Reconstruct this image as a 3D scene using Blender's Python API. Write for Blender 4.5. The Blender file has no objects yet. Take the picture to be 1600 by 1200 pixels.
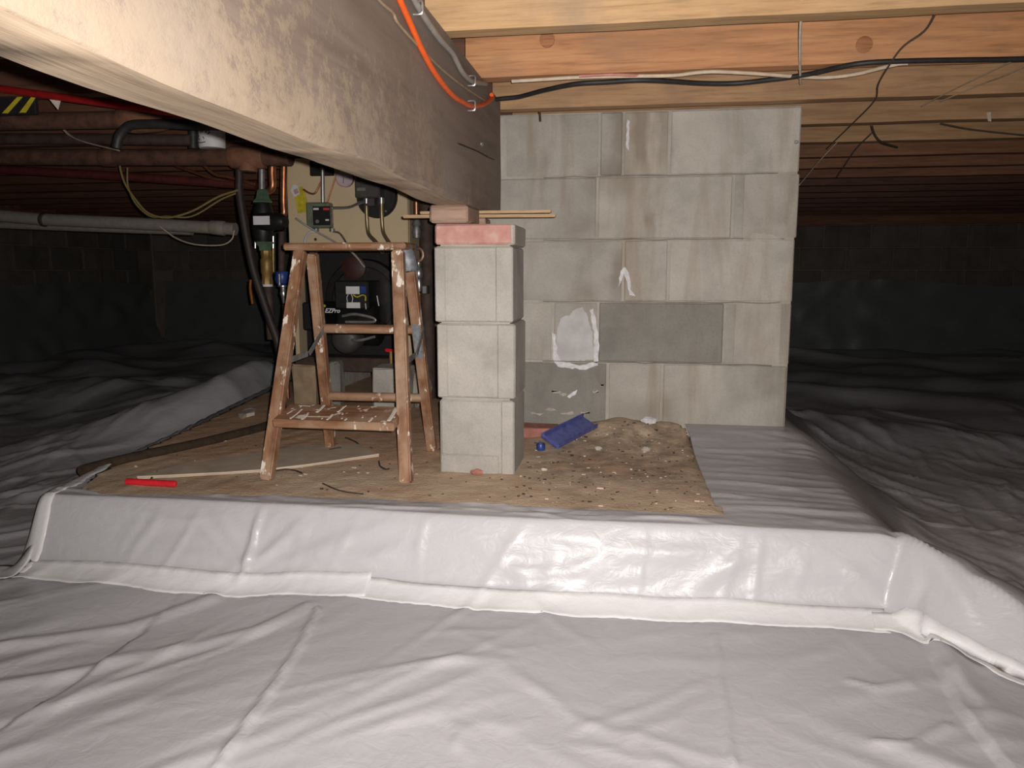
import bpy, bmesh, math, random
import numpy as np
from mathutils import Vector, Matrix, Euler

random.seed(7)
rng = np.random.default_rng(11)
scene = bpy.context.scene
C = scene.collection

# ------------------------------------------------------------------ camera, light, exposure
F = 1200.0
PIT = math.atan(175 / 1200)
YAW = math.atan(190 / 1200 * math.cos(PIT))
CZ = 0.543
cam_d = bpy.data.cameras.new('camera')
cam = bpy.data.objects.new('camera', cam_d)
C.objects.link(cam)
cam.location = (0, 0, CZ)
cam.rotation_euler = (math.pi / 2 - PIT, 0, YAW)
cam_d.sensor_width = 36
cam_d.lens = F / 1600 * 36
cam_d.clip_start = 0.01
scene.camera = cam

_cy, _sy, _cp, _sp = math.cos(YAW), math.sin(YAW), math.cos(PIT), math.sin(PIT)
RV = Vector((_cy, _sy, 0))
FV = Vector((-_sy * _cp, _cy * _cp, -_sp))
UV = Vector((-_sy * _sp, _cy * _sp, _cp))

world = bpy.data.worlds.new('World')
scene.world = world
world.use_nodes = True
world.node_tree.nodes['Background'].inputs[0].default_value = (0.012, 0.011, 0.010, 1)
world.node_tree.nodes['Background'].inputs[1].default_value = 1.0

# the phone's flash LED, right of and above the lens
fl_d = bpy.data.lights.new('phone_flash', 'AREA')
fl_d.shape = 'DISK'
fl_d.size = 0.010
fl_d.energy = 26.5
fl_d.spread = math.radians(140)
fl_d.color = (1.0, 0.955, 0.915)
fl = bpy.data.objects.new('phone_flash', fl_d)
C.objects.link(fl)
fl.location = Vector((0, 0, CZ)) + RV * 0.016 + UV * 0.013 + FV * 0.004
fl.rotation_euler = cam.rotation_euler

vs = scene.view_settings
vs.view_transform = 'Standard'
vs.look = 'None'
vs.exposure = 0.0
vs.gamma = 1.0
vs.use_curve_mapping = False


def at(px, py, X=None, Y=None, Z=None):
    d = FV + RV * ((px - 800) / F) + UV * ((600 - py) / F)
    if X is not None:
        t = X / d.x
    elif Y is not None:
        t = Y / d.y
    else:
        t = (Z - CZ) / d.z
    return Vector((d.x * t, d.y * t, CZ + d.z * t))


# ------------------------------------------------------------------ materials
class NT:
    def __init__(self, name):
        self.m = bpy.data.materials.new(name)
        self.m.use_nodes = True
        self.t = self.m.node_tree
        self.b = self.t.nodes['Principled BSDF']
        g = self.t.nodes.new('ShaderNodeNewGeometry')
        self.pos = g.outputs['Position']

    def n(self, kind, **kw):
        nd = self.t.nodes.new(kind)
        for k, v in kw.items():
            if hasattr(nd, k):
                setattr(nd, k, v)
            else:
                nd.inputs[k].default_value = v
        return nd

    def l(self, a, b):
        self.t.links.new(a, b)

    def mapping(self, scale=(1, 1, 1), rot=(0, 0, 0), loc=(0, 0, 0)):
        mp = self.n('ShaderNodeMapping')
        mp.inputs['Scale'].default_value = scale
        mp.inputs['Rotation'].default_value = rot
        mp.inputs['Location'].default_value = loc
        self.l(self.pos, mp.inputs['Vector'])
        return mp.outputs[0]

    def noise(self, vec, scale, detail=4, rough=0.55, dist=0.0):
        nd = self.n('ShaderNodeTexNoise')
        nd.inputs['Scale'].default_value = scale
        nd.inputs['Detail'].default_value = detail
        nd.inputs['Roughness'].default_value = rough
        nd.inputs['Distortion'].default_value = dist
        self.l(vec, nd.inputs['Vector'])
        return nd.outputs['Fac']

    def ramp(self, fac, stops):
        r = self.n('ShaderNodeValToRGB')
        els = r.color_ramp.elements
        while len(els) < len(stops):
            els.new(0.5)
        for e, (p, c) in zip(els, stops):
            e.position = p
            e.color = (c[0], c[1], c[2], 1) if not isinstance(c, (int, float)) else (c, c, c, 1)
        self.l(fac, r.inputs[0])
        return r.outputs[0]

    def mix(self, fac, a, b, mode='MIX'):
        mx = self.n('ShaderNodeMix', data_type='RGBA', blend_type=mode)
        for sock, v in ((mx.inputs[0], fac), (mx.inputs[6], a), (mx.inputs[7], b)):
            if hasattr(v, 'links') or hasattr(v, 'is_linked'):
                self.l(v, sock)
            elif isinstance(v, (int, float)):
                sock.default_value = v
            else:
                sock.default_value = (v[0], v[1], v[2], 1)
        return mx.outputs[2]

    def math(self, op, a, b=None):
        nd = self.n('ShaderNodeMath', operation=op)
        for i, v in enumerate((a, b)):
            if v is None:
                continue
            if isinstance(v, (int, float)):
                nd.inputs[i].default_value = v
            else:
                self.l(v, nd.inputs[i])
        return nd.outputs[0]

    def bump(self, h, strength=0.3, dist=0.01):
        b = self.n('ShaderNodeBump')
        b.inputs['Strength'].default_value = strength
        b.inputs['Distance'].default_value = dist
        self.l(h, b.inputs['Height'])
        self.l(b.outputs[0], self.b.inputs['Normal'])

    def out(self, col, rough=0.7, metal=0.0, spec=None):
        if hasattr(col, 'is_linked'):
            self.l(col, self.b.inputs['Base Color'])
        else:
            self.b.inputs['Base Color'].default_value = (col[0], col[1], col[2], 1)
        if hasattr(rough, 'is_linked'):
            self.l(rough, self.b.inputs['Roughness'])
        else:
            self.b.inputs['Roughness'].default_value = rough
        self.b.inputs['Metallic'].default_value = metal
        if spec is not None:
            self.b.inputs['Specular IOR Level'].default_value = spec
        return self.m


def plain(name, col, rough=0.5, metal=0.0, var=0.25, scale=40, bump=0.0):
    m = NT(name)
    f = m.noise(m.pos, scale, 4, 0.6)
    lo = [c * (1 - var) for c in col]
    hi = [min(1, c * (1 + var)) for c in col]
    c = m.ramp(f, [(0.3, lo), (0.7, hi)])
    if bump:
        m.bump(f, bump, 0.004)
    return m.out(c, rough, metal)


def wood(name, cols, axis='X', scale=1.0, rough=0.7, rings=True, grey=None):
    """cols dark, mid, light"""
    m = NT(name)
    s = {'X': (0.6, 9, 9), 'Y': (9, 0.6, 9), 'Z': (9, 9, 0.6)}[axis]
    v = m.mapping([k * scale for k in s])
    f = m.noise(v, 3.0, 6, 0.6, 0.9)
    f2 = m.noise(m.mapping([k * scale * 6 for k in s]), 3.0, 4, 0.6, 0.2)
    c = m.ramp(f, [(0.28, cols[0]), (0.5, cols[1]), (0.74, cols[2])])
    c = m.mix(m.ramp(f2, [(0.35, 0.0), (0.52, 0.18), (0.70, 0.62)]), c, [k * 0.6 for k in cols[0]])
    if grey:
        d = m.ramp(m.noise(m.pos, 5.5, 5, 0.6), [(0.5, 0.0), (0.72, 0.6)])
        c = m.mix(d, c, grey)
    m.bump(f2, 0.25, 0.003)
    return m.out(c, rough)


M = {}


def make_liner(name, base, rough):
    m = NT(name)
    f = m.noise(m.pos, 2.2, 4, 0.55)
    c = m.ramp(f, [(0.3, [k * 0.90 for k in base]), (0.7, base)])
    d = m.ramp(m.noise(m.pos, 9, 5, 0.65), [(0.62, 0.0), (0.85, 0.35)])
    c = m.mix(d, c, (base[0] * .72, base[1] * .68, base[2] * .63))
    fb = m.noise(m.mapping((1, 1, 1.6)), 26, 3, 0.55, 0.6)
    m.bump(fb, 0.20, 0.010)
    m.out(c, rough, 0, 0.3)
    m.b.inputs['Coat Weight'].default_value = 0.10
    m.b.inputs['Coat Roughness'].default_value = 0.10
    return m.m


M['liner'] = make_liner('white_liner', (0.475, 0.462, 0.475), 0.38)
M['liner_dark'] = make_liner('shaded_wall_liner', (0.15, 0.157, 0.157), 0.45)  # darkened liner copy: dimness at the far walls is put into its colour
M['tape'] = make_liner('white_tape', (0.70, 0.685, 0.69), 0.5)

# concrete block, per-object tint
def make_block(name, base, stain=0.5, speck=0.2, streaks=()):
    m = NT(name)
    oi = m.n('ShaderNodeObjectInfo')
    v = m.n('ShaderNodeVectorMath', operation='ADD')
    m.l(m.pos, v.inputs[0])
    mul = m.n('ShaderNodeVectorMath', operation='SCALE')
    mul.inputs[0].default_value = (7, 3, 5)
    m.l(oi.outputs['Random'], mul.inputs['Scale'])
    m.l(mul.outputs[0], v.inputs[1])
    f = m.noise(v.outputs[0], 5.5, 6, 0.6, 0.3)
    c = m.ramp(f, [(0.25, [k * .70 for k in base]), (0.5, base), (0.8, [k * 1.22 for k in base])])
    # brown water streaks, vertical
    st = m.noise(m.mapping((7, 7, 1.0)), 1.3, 5, 0.6, 0.4)
    sf = m.ramp(st, [(0.5, 0.0), (0.66, stain)])
    c = m.mix(sf, c, (base[0] * .62, base[1] * .50, base[2] * .38))
    if streaks:
        # old leak marks: dark runs down the face at set places
        sx = m.n('ShaderNodeSeparateXYZ')
        m.l(m.pos, sx.inputs[0])
        wob = m.math('MULTIPLY', m.math('SUBTRACT', m.noise(m.pos, 9, 3, 0.6), 0.5), 0.05)
        for (x0_, hw, za, zb, amt) in streaks:
            d = m.math('ABSOLUTE', m.math('SUBTRACT', m.math('ADD', sx.outputs[0], wob), x0_))
            fx = m.n('ShaderNodeMapRange')
            fx.inputs['From Min'].default_value = hw
            fx.inputs['From Max'].default_value = hw * .4
            m.l(d, fx.inputs[0])
            fz = m.n('ShaderNodeMapRange')
            fz.inputs['From Min'].default_value = za - .05
            fz.inputs['From Max'].default_value = za + .05
            m.l(m.math('ADD', sx.outputs[2], m.math('MULTIPLY', wob, 1.5)), fz.inputs[0])
            fz2 = m.n('ShaderNodeMapRange')
            fz2.inputs['From Min'].default_value = zb + .03
            fz2.inputs['From Max'].default_value = zb - .03
            m.l(sx.outputs[2], fz2.inputs[0])
            k = m.math('MULTIPLY', m.math('MULTIPLY', fx.outputs[0], fz.outputs[0]), m.math('MULTIPLY', fz2.outputs[0], amt))
            c = m.mix(k, c, (base[0] * .50, base[1] * .43, base[2] * .36))
    fine = m.noise(m.pos, 190, 3, 0.7)
    c = m.mix(m.ramp(fine, [(0.3, speck), (0.5, 0.0)]), c, [k * .55 for k in base])
    tint = m.math('ADD', m.math('MULTIPLY', oi.outputs['Random'], 0.24), 0.86)
    cc = m.n('ShaderNodeCombineColor')
    for i in range(3):
        m.l(tint, cc.inputs[i])
    c = m.mix(1.0, c, cc.outputs[0], 'MULTIPLY')
    h = m.math('ADD', m.noise(m.pos, 120, 5, 0.75), m.math('MULTIPLY', m.noise(m.pos, 22, 4, 0.6), 1.5))
    m.bump(h, 0.45, 0.006)
    return m.out(c, 0.92)


M['block'] = make_block('concrete_block', (0.47, 0.435, 0.385), 0.5, 0.25,
                       [(0.015, .035, .86, 1.1, .75), (-.04, .05, .80, 1.1, .4), (.09, .03, .85, 1.1, .5), (-.10, .10, .80, .88, .45), (.045, .022, .66, .74, .6),
                        (-.05, .035, .46, .60, .55), (-.15, .12, .64, .72, .3), (-.30, .2, .02, .16, .5), (.02, .16, .02, .12, .35), (-.16, .06, .42, .5, .4)])
M['block_clean'] = make_block('pale_concrete_block', (0.46, 0.43, 0.385), 0.15, 0.3)
M['block_plain'] = make_block('plain_concrete_block', (0.41, 0.385, 0.345), 0.15, 0.3)
M['block_dark'] = make_block('dark_concrete_block', (0.27, 0.255, 0.225), 0.25, 0.35)
M['mortar'] = make_block('mortar', (0.44, 0.40, 0.35), 0.4)
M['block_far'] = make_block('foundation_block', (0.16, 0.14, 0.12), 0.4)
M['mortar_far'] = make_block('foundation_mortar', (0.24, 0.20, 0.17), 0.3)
M['chalk'] = plain('white_mortar_smear', (0.66, 0.65, 0.66), 0.9, 0, 0.2, 60, 0.4)

# beam: weathered paint with cream flakes
def make_beam():
    m = NT('beam_wood')
    g = m.noise(m.mapping((9, 0.7, 9)), 3.0, 5, 0.6, 0.5)
    c = m.ramp(g, [(0.3, (0.165, 0.120, 0.094)), (0.7, (0.25, 0.19, 0.152))])
    big = m.noise(m.pos, 3.4, 4, 0.6)
    fl = m.noise(m.mapping((34, 26, 34)), 1.0, 7, 0.74, 0.0)
    k = m.math('ADD', fl, m.math('MULTIPLY', m.math('SUBTRACT', big, 0.5), 0.55))
    # flakes survive towards the bottom edge and away from the pier
    sep = m.n('ShaderNodeSeparateXYZ')
    m.l(m.pos, sep.inputs[0])
    zt = m.n('ShaderNodeMapRange')
    zt.inputs['From Min'].default_value = 0.70
    zt.inputs['From Max'].default_value = 1.05
    zt.inputs['To Min'].default_value = 0.13
    zt.inputs['To Max'].default_value = -0.10
    m.l(sep.outputs[2], zt.inputs[0])
    yt = m.n('ShaderNodeMapRange')
    yt.inputs['From Min'].default_value = 0.6
    yt.inputs['From Max'].default_value = 2.2
    yt.inputs['To Min'].default_value = 0.08
    yt.inputs['To Max'].default_value = -0.14
    m.l(sep.outputs[1], yt.inputs[0])
    k = m.math('ADD', m.math('ADD', k, zt.outputs[0]), yt.outputs[0])
    mask = m.ramp(k, [(0.50, 0.0), (0.62, 0.75), (0.78, 1.0)])
    c = m.mix(mask, c, (0.29, 0.222, 0.155))
    grey = m.ramp(m.noise(m.pos, 2.1, 3, 0.5), [(0.45, 0.0), (0.7, 0.5)])
    c = m.mix(grey, c, (0.27, 0.23, 0.20))
    m.bump(m.math('ADD', mask, m.math('MULTIPLY', g, 0.7)), 0.25, 0.004)
    return m.out(c, 0.8)


M['beam'] = make_beam()
M['beam_bottom'] = wood('beam_bottom_wood', ((0.30, 0.215, 0.145), (0.41, 0.31, 0.215), (0.48, 0.37, 0.27)), 'Y', 0.8)
M['joist_pale'] = wood('joist_pale', ((0.44, 0.26, 0.12), (0.56, 0.35, 0.17), (0.62, 0.41, 0.22)), 'X', 0.7, grey=(0.30, 0.22, 0.16))
M['joist_orange'] = wood('joist_orange', ((0.42, 0.19, 0.08), (0.60, 0.285, 0.125), (0.68, 0.36, 0.165)), 'X', 0.7, grey=(0.36, 0.21, 0.12))
M['joist_tan'] = wood('joist_tan', ((0.36, 0.20, 0.09), (0.48, 0.28, 0.14), (0.55, 0.35, 0.19)), 'X', 0.7, grey=(0.30, 0.18, 0.11))
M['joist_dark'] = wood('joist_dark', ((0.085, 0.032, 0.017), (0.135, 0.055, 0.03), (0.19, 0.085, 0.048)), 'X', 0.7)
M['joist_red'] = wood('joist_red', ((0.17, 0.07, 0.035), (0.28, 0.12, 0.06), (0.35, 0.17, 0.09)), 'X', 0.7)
M['ladder'] = None


def make_ladder_mat(name, axis):
    m = NT(name)
    s = {'X': (0.8, 9, 9), 'Z': (9, 9, 0.8)}[axis]
    f = m.noise(m.mapping(s), 4, 5, 0.6, 0.4)
    c = m.ramp(f, [(0.3, (0.13, 0.055, 0.026)), (0.5, (0.225, 0.105, 0.052)), (0.72, (0.33, 0.195, 0.115))])
    wear = m.ramp(m.noise(m.pos, 9, 5, 0.6), [(0.46, 0.0), (0.68, 0.7)])
    c = m.mix(wear, c, (0.40, 0.28, 0.19))
    sp = m.ramp(m.noise(m.mapping((1, 1, .55)), 30, 4, 0.6), [(0.60, 0.0), (0.65, 1.0)])
    c = m.mix(sp, c, (0.72, 0.64, 0.55))
    m.bump(f, 0.3, 0.003)
    return m.out(c, 0.55)


M['ladder'] = make_ladder_mat('ladder_wood', 'Z')
M['ladder_x'] = make_ladder_mat('ladder_step_wood', 'X')
M['paint'] = plain('white_paint', (0.78, 0.72, 0.64), 0.5, 0, 0.1)


def make_dirt():
    m = NT('dirt')
    f = m.noise(m.pos, 3.2, 6, 0.62)
    c = m.ramp(f, [(0.3, (0.46, 0.335, 0.22)), (0.52, (0.62, 0.475, 0.335)), (0.75, (0.68, 0.54, 0.39))])
    # greyer cement dust near the block wall, ruddy packed earth under the ladder
    rd = m.ramp(m.noise(m.mapping((1.2, 2.2, 1), loc=(3, 1, 0)), 2.2, 4, 0.55, 0.5), [(0.50, 0.0), (0.68, 0.75)])
    c = m.mix(rd, c, (0.50, 0.30, 0.185))
    # darker broken rubble on the side by the block wall, ruddy packed earth under the ladder
    sx = m.n('ShaderNodeSeparateXYZ')
    m.l(m.pos, sx.inputs[0])
    ml_ = m.n('ShaderNodeMapRange')
    ml_.inputs['From Min'].default_value = 1.85
    ml_.inputs['From Max'].default_value = 2.15
    ml_.inputs['To Max'].default_value = 0.85
    m.l(sx.outputs[1], ml_.inputs[0])
    ml2 = m.n('ShaderNodeMapRange')
    ml2.inputs['From Min'].default_value = -.42
    ml2.inputs['From Max'].default_value = -.56
    m.l(sx.outputs[0], ml2.inputs[0])
    c = m.mix(m.math('MULTIPLY', ml_.outputs[0], ml2.outputs[0]), c, m.ramp(m.noise(m.pos, 6, 5, 0.6), [(0.3, (0.46, 0.26, 0.15)), (0.7, (0.64, 0.41, 0.26))]))
    mx_ = m.n('ShaderNodeMapRange')
    mx_.inputs['From Min'].default_value = -.32
    mx_.inputs['From Max'].default_value = -.20
    m.l(sx.outputs[0], mx_.inputs[0])
    my_ = m.n('ShaderNodeMapRange')
    my_.inputs['From Min'].default_value = 1.80
    my_.inputs['From Max'].default_value = 2.05
    m.l(sx.outputs[1], my_.inputs[0])
    rb = m.ramp(m.noise(m.pos, 15, 6, 0.7), [(0.38, 0.85), (0.60, 0.1)])
    c = m.mix(m.math('MULTIPLY', m.math('MULTIPLY', mx_.outputs[0], my_.outputs[0]), rb), c, (0.27, 0.205, 0.15))
    sp = m.noise(m.pos, 95, 4, 0.7)
    c = m.mix(m.ramp(sp, [(0.28, 0.55), (0.42, 0.0)]), c, (0.25, 0.18, 0.12))
    c = m.mix(m.ramp(m.noise(m.pos, 60, 3, 0.6), [(0.62, 0.0), (0.75, 0.5)]), c, (0.66, 0.56, 0.44))
    m.bump(m.math('ADD', sp, m.noise(m.pos, 30, 4, 0.6)), 0.5, 0.006)
    return m.out(c, 0.95)


M['dirt'] = make_dirt()
M['brick_red'] = plain('red_brick', (0.36, 0.15, 0.115), 0.9, 0, 0.3, 30, 0.4)
def make_pinkbrick():
    m = NT('dusty_red_brick')
    c = m.ramp(m.noise(m.pos, 24, 5, 0.6), [(0.3, (0.42, 0.20, 0.165)), (0.55, (0.50, 0.27, 0.225)), (0.75, (0.52, 0.43, 0.36))])
    m.bump(m.noise(m.pos, 70, 4, 0.7), 0.4, 0.005)
    return m.out(c, 0.9)
M['brick_cap'] = make_pinkbrick()
M['shim'] = wood('shim_wood', ((0.24, 0.15, 0.11), (0.34, 0.22, 0.16), (0.42, 0.29, 0.22)), 'X', 1.5)
M['lath'] = wood('lath_wood', ((0.33, 0.20, 0.10), (0.46, 0.30, 0.16), (0.55, 0.38, 0.22)), 'X', 2)
M['blue'] = plain('blue_plastic', (0.085, 0.10, 0.30), 0.5, 0, 0.3, 50)
M['blue_dark'] = plain('dark_blue_plastic', (0.02, 0.05, 0.22), 0.4, 0, 0.3, 50)
M['red_plastic'] = plain('red_plastic', (0.62, 0.02, 0.03), 0.4, 0, 0.2, 50)
M['orange'] = plain('orange_cable', (0.80, 0.12, 0.02), 0.5, 0, 0.1, 60)
M['grey_cable'] = plain('grey_conduit', (0.34, 0.31, 0.28), 0.5, 0, 0.15)
M['tan_cord'] = plain('tan_cord', (0.34, 0.25, 0.16), 0.8, 0, 0.2)
M['black_cable'] = plain('black_cable', (0.022, 0.020, 0.020), 0.55, 0, 0.3)
M['white_cable'] = plain('white_cable', (0.62, 0.50, 0.37), 0.6, 0, 0.15)
M['web'] = plain('dusty_cobweb', (0.40, 0.31, 0.23), 0.95, 0, 0.2)
M['web_dark'] = plain('sooty_cobweb', (0.10, 0.068, 0.048), 0.95, 0, 0.2)
M['web_white'] = plain('pale_cobweb', (0.75, 0.66, 0.55), 0.95, 0, 0.2)
M['zinc'] = plain('galvanised_steel', (0.52, 0.51, 0.50), 0.32, 0.85, 0.15)
M['dull_steel'] = plain('dull_steel', (0.28, 0.27, 0.265), 0.5, 0.6, 0.3)
M['duct_tape'] = plain('grey_duct_tape', (0.20, 0.21, 0.23), 0.5, 0.2, 0.3, 70, 0.3)
M['copper'] = plain('copper', (0.50, 0.22, 0.11), 0.38, 0.85, 0.3)
M['brass'] = plain('brass', (0.30, 0.19, 0.06), 0.5, 0.4, 0.3)
M['bronze_pipe'] = plain('tarnished_conduit', (0.38, 0.30, 0.17), 0.4, 0.75, 0.25)
M['green'] = plain('green_flange_paint', (0.085, 0.145, 0.085), 0.55, 0, 0.25)
M['green_grey'] = plain('green_grey_box', (0.19, 0.22, 0.16), 0.5, 0.3, 0.2)
M['black'] = plain('black_enamel', (0.012, 0.012, 0.012), 0.45, 0, 0.3)
M['soot'] = plain('matt_black', (0.008, 0.007, 0.007), 0.8, 0, 0.3)
M['charcoal'] = plain('charcoal_plastic', (0.060, 0.054, 0.052), 0.5, 0, 0.15)
M['cream'] = plain('tan_enamel_jacket', (0.66, 0.52, 0.33), 0.42, 0, 0.06, 3)
M['rust'] = plain('rusty_iron', (0.095, 0.043, 0.026), 0.8, 0.0, 0.5, 25, 0.4)
M['rust_light'] = plain('orange_rust_iron', (0.19, 0.083, 0.045), 0.8, 0.0, 0.35, 25, 0.4)
M['iron_dark'] = plain('dark_iron', (0.060, 0.036, 0.026), 0.75, 0.0, 0.4, 25, 0.3)
M['red_pipe'] = plain('red_tubing', (0.26, 0.008, 0.008), 0.5, 0, 0.2)
M['pvc'] = plain('grey_drain_pipe', (0.34, 0.30, 0.265), 0.5, 0, 0.12)
M['label'] = plain('white_label', (0.72, 0.70, 0.70), 0.6, 0, 0.05)
M['ink'] = plain('dark_ink', (0.035, 0.03, 0.035), 0.7, 0, 0.1)
M['yellow'] = plain('yellow_plastic', (0.56, 0.46, 0.03), 0.5, 0, 0.25)
M['yellow_wire'] = plain('yellow_wire', (0.22, 0.165, 0.06), 0.5, 0, 0.15)
M['gauge'] = plain('pale_gauge_face', (0.55, 0.44, 0.47), 0.4, 0, 0.05)
M['red_label'] = plain('red_label', (0.65, 0.05, 0.04), 0.5, 0, 0.05)
M['mauve'] = plain('pink_label', (0.50, 0.30, 0.36), 0.5, 0, 0.1)
M['cardboard'] = plain('dusty_grey_board', (0.50, 0.40, 0.30), 0.9, 0, 0.15, 14)
M['cardboard_edge'] = plain('pale_board_edge', (0.55, 0.45, 0.35), 0.9, 0, 0.15, 14)
M['paper'] = plain('white_scrap', (0.68, 0.56, 0.47), 0.8, 0, 0.2)
M['crumb'] = plain('dark_crumb', (0.045, 0.032, 0.022), 0.9, 0, 0.4)
M['crumb_light'] = plain('pale_crumb', (0.50, 0.40, 0.31), 0.9, 0, 0.3)
M['hose'] = plain('dusty_black_hose', (0.040, 0.024, 0.012), 0.9, 0, 0.4, 40, 0.2)
M['rubber'] = plain('rubber_hose', (0.028, 0.020, 0.016), 0.6, 0, 0.3)
M['subfloor'] = wood('subfloor_boards', ((0.20, 0.11, 0.06), (0.28, 0.16, 0.09), (0.34, 0.20, 0.12)), 'Y', 0.7)
M['soil'] = plain('soil', (0.10, 0.075, 0.05), 0.95, 0, 0.3, 8)

# ------------------------------------------------------------------ mesh building
ORG = {}


def catmull(pts, n=6):
    pts = [Vector(p) for p in pts]
    if len(pts) < 3:
        return pts
    out = []
    P = [pts[0] * 2 - pts[1]] + pts + [pts[-1] * 2 - pts[-2]]
    for i in range(1, len(P) - 2):
        p0, p1, p2, p3 = P[i - 1:i + 3]
        for k in range(n):
            t = k / n
            out.append(0.5 * ((2 * p1) + (p2 - p0) * t + (2 * p0 - 5 * p1 + 4 * p2 - p3) * t * t + (3 * p1 - p0 - 3 * p2 + p3) * t ** 3))
    out.append(pts[-1])
    return out


class MB:
    def __init__(self):
        self.bm = bmesh.new()
        self.smooth = False

    def box(self, x0, x1, y0, y1, z0, z1, bevel=0.0, jit=0.0, cuts=0, rot=None, seg=1):
        b = bmesh.new()
        bmesh.ops.create_cube(b, size=1)
        c = Vector(((x0 + x1) / 2, (y0 + y1) / 2, (z0 + z1) / 2))
        s = Vector((x1 - x0, y1 - y0, z1 - z0))
        for v in b.verts:
            v.co = Vector((v.co.x * s.x, v.co.y * s.y, v.co.z * s.z))
        if cuts:
            bmesh.ops.subdivide_edges(b, edges=b.edges[:], cuts=cuts, use_grid_fill=True)
        if bevel:
            ed = [e for e in b.edges if len(e.link_faces) == 2 and e.link_faces[0].normal.dot(e.link_faces[1].normal) < .5]
            b.normal_update()
            ed = [e for e in b.edges if len(e.link_faces) == 2 and e.link_faces[0].normal.dot(e.link_faces[1].normal) < .5]
            bmesh.ops.bevel(b, geom=ed, offset=bevel, segments=seg, affect='EDGES')
        if jit:
            for v in b.verts:
                v.co += Vector((random.uniform(-jit, jit), random.uniform(-jit, jit), random.uniform(-jit, jit)))
        if rot is not None:
            bmesh.ops.rotate(b, verts=b.verts[:], cent=(0, 0, 0), matrix=Euler(rot).to_matrix())
        bmesh.ops.translate(b, verts=b.verts[:], vec=c)
        self._join(b)
        return self

    def _join(self, b):
        me = bpy.data.meshes.new('t')
        b.to_mesh(me)
        b.free()
        self.bm.from_mesh(me)
        bpy.data.meshes.remove(me)

    def tube(self, pts, r, n=10, smooth=6, caps=True, flat=None):
        """round tube along pts; r scalar or list; flat=(w,h) gives an elliptic section"""
        path = catmull(pts, smooth) if smooth > 1 and len(pts) > 2 else [Vector(p) for p in pts]
        self.smooth = True
        b = self.bm
        rings = []
        up = Vector((0, 0, 1))
        prev = None
        m = len(path)
        for i, p in enumerate(path):
            t = (path[min(i + 1, m - 1)] - path[max(i - 1, 0)])
            if t.length < 1e-9:
                t = Vector((0, 1, 0))
            t.normalize()
            if prev is None:
                a = t.cross(up)
                if a.length < 0.05:
                    a = t.cross(Vector((0, 1, 0)))
                a.normalize()
            else:
                a = prev - t * prev.dot(t)
                a.normalize()
            prev = a
            c = t.cross(a)
            rr = r if isinstance(r, (int, float)) else r[0] + (r[1] - r[0]) * i / (m - 1)
            ra, rc = (rr, rr) if flat is None else flat
            rings.append([b.verts.new(p + a * ra * math.cos(k * 2 * math.pi / n) + c * rc * math.sin(k * 2 * math.pi / n)) for k in range(n)])
        for i in range(m - 1):
            for k in range(n):
                b.faces.new((rings[i][k], rings[i][(k + 1) % n], rings[i + 1][(k + 1) % n], rings[i + 1][k]))
        if caps:
            b.faces.new(list(reversed(rings[0])))
            b.faces.new(rings[-1])
        return self

    def cyl(self, p0, p1, r, n=20, bevel=0.0):
        """straight cylinder with eased rims"""
        p0, p1 = Vector(p0), Vector(p1)
        if bevel:
            d = (p1 - p0).normalized() * bevel
            return self.lathe_axis(p0, p1, [(0, r - bevel), (bevel, r), ((p1 - p0).length - bevel, r), ((p1 - p0).length, r - bevel)], n)
        return self.lathe_axis(p0, p1, [(0, r), ((p1 - p0).length, r)], n)

    def lathe_axis(self, p0, p1, prof, n=20):
        self.smooth = True
        p0, p1 = Vector(p0), Vector(p1)
        t = (p1 - p0).normalized()
        a = t.cross(Vector((0, 0, 1)))
        if a.length < 0.05:
            a = Vector((1, 0, 0))
        a.normalize()
        c = t.cross(a)
        b = self.bm
        rings = [[b.verts.new(p0 + t * d + a * r * math.cos(k * 2 * math.pi / n) + c * r * math.sin(k * 2 * math.pi / n)) for k in range(n)] for d, r in prof]
        for i in range(len(rings) - 1):
            for k in range(n):
                b.faces.new((rings[i][k], rings[i][(k + 1) % n], rings[i + 1][(k + 1) % n], rings[i + 1][k]))
        b.faces.new(list(reversed(rings[0])))
        b.faces.new(rings[-1])
        return self

    def bar(self, p0, p1, w, h, wdir=(1, 0, 0), bevel=0.0, cuts=0):
        """rectangular bar from p0 to p1; w along wdir, h across"""
        p0, p1 = Vector(p0), Vector(p1)
        L = (p1 - p0).length
        t = (p1 - p0).normalized()
        a = Vector(wdir)
        a = (a - t * a.dot(t)).normalized()
        c = t.cross(a)
        b = bmesh.new()
        bmesh.ops.create_cube(b, size=1)
        for v in b.verts:
            v.co = Vector((v.co.x * w, v.co.y * h, v.co.z * L))
        if bevel:
            bmesh.ops.bevel(b, geom=b.edges[:], offset=bevel, segments=2, affect='EDGES')
        mtx = Matrix((a, c, t)).transposed()
        mid = (p0 + p1) / 2
        for v in b.verts:
            v.co = mtx @ v.co + mid
        self._join(b)
        return self

    def prism(self, pts, d):
        """closed polygon extruded by vector d"""
        d = Vector(d)
        b = self.bm
        A = [b.verts.new(Vector(p)) for p in pts]
        B = [b.verts.new(Vector(p) + d) for p in pts]
        n = len(pts)
        b.faces.new(A)
        b.faces.new(list(reversed(B)))
        for i in range(n):
            b.faces.new((A[i], B[i], B[(i + 1) % n], A[(i + 1) % n]))
        return self

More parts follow.
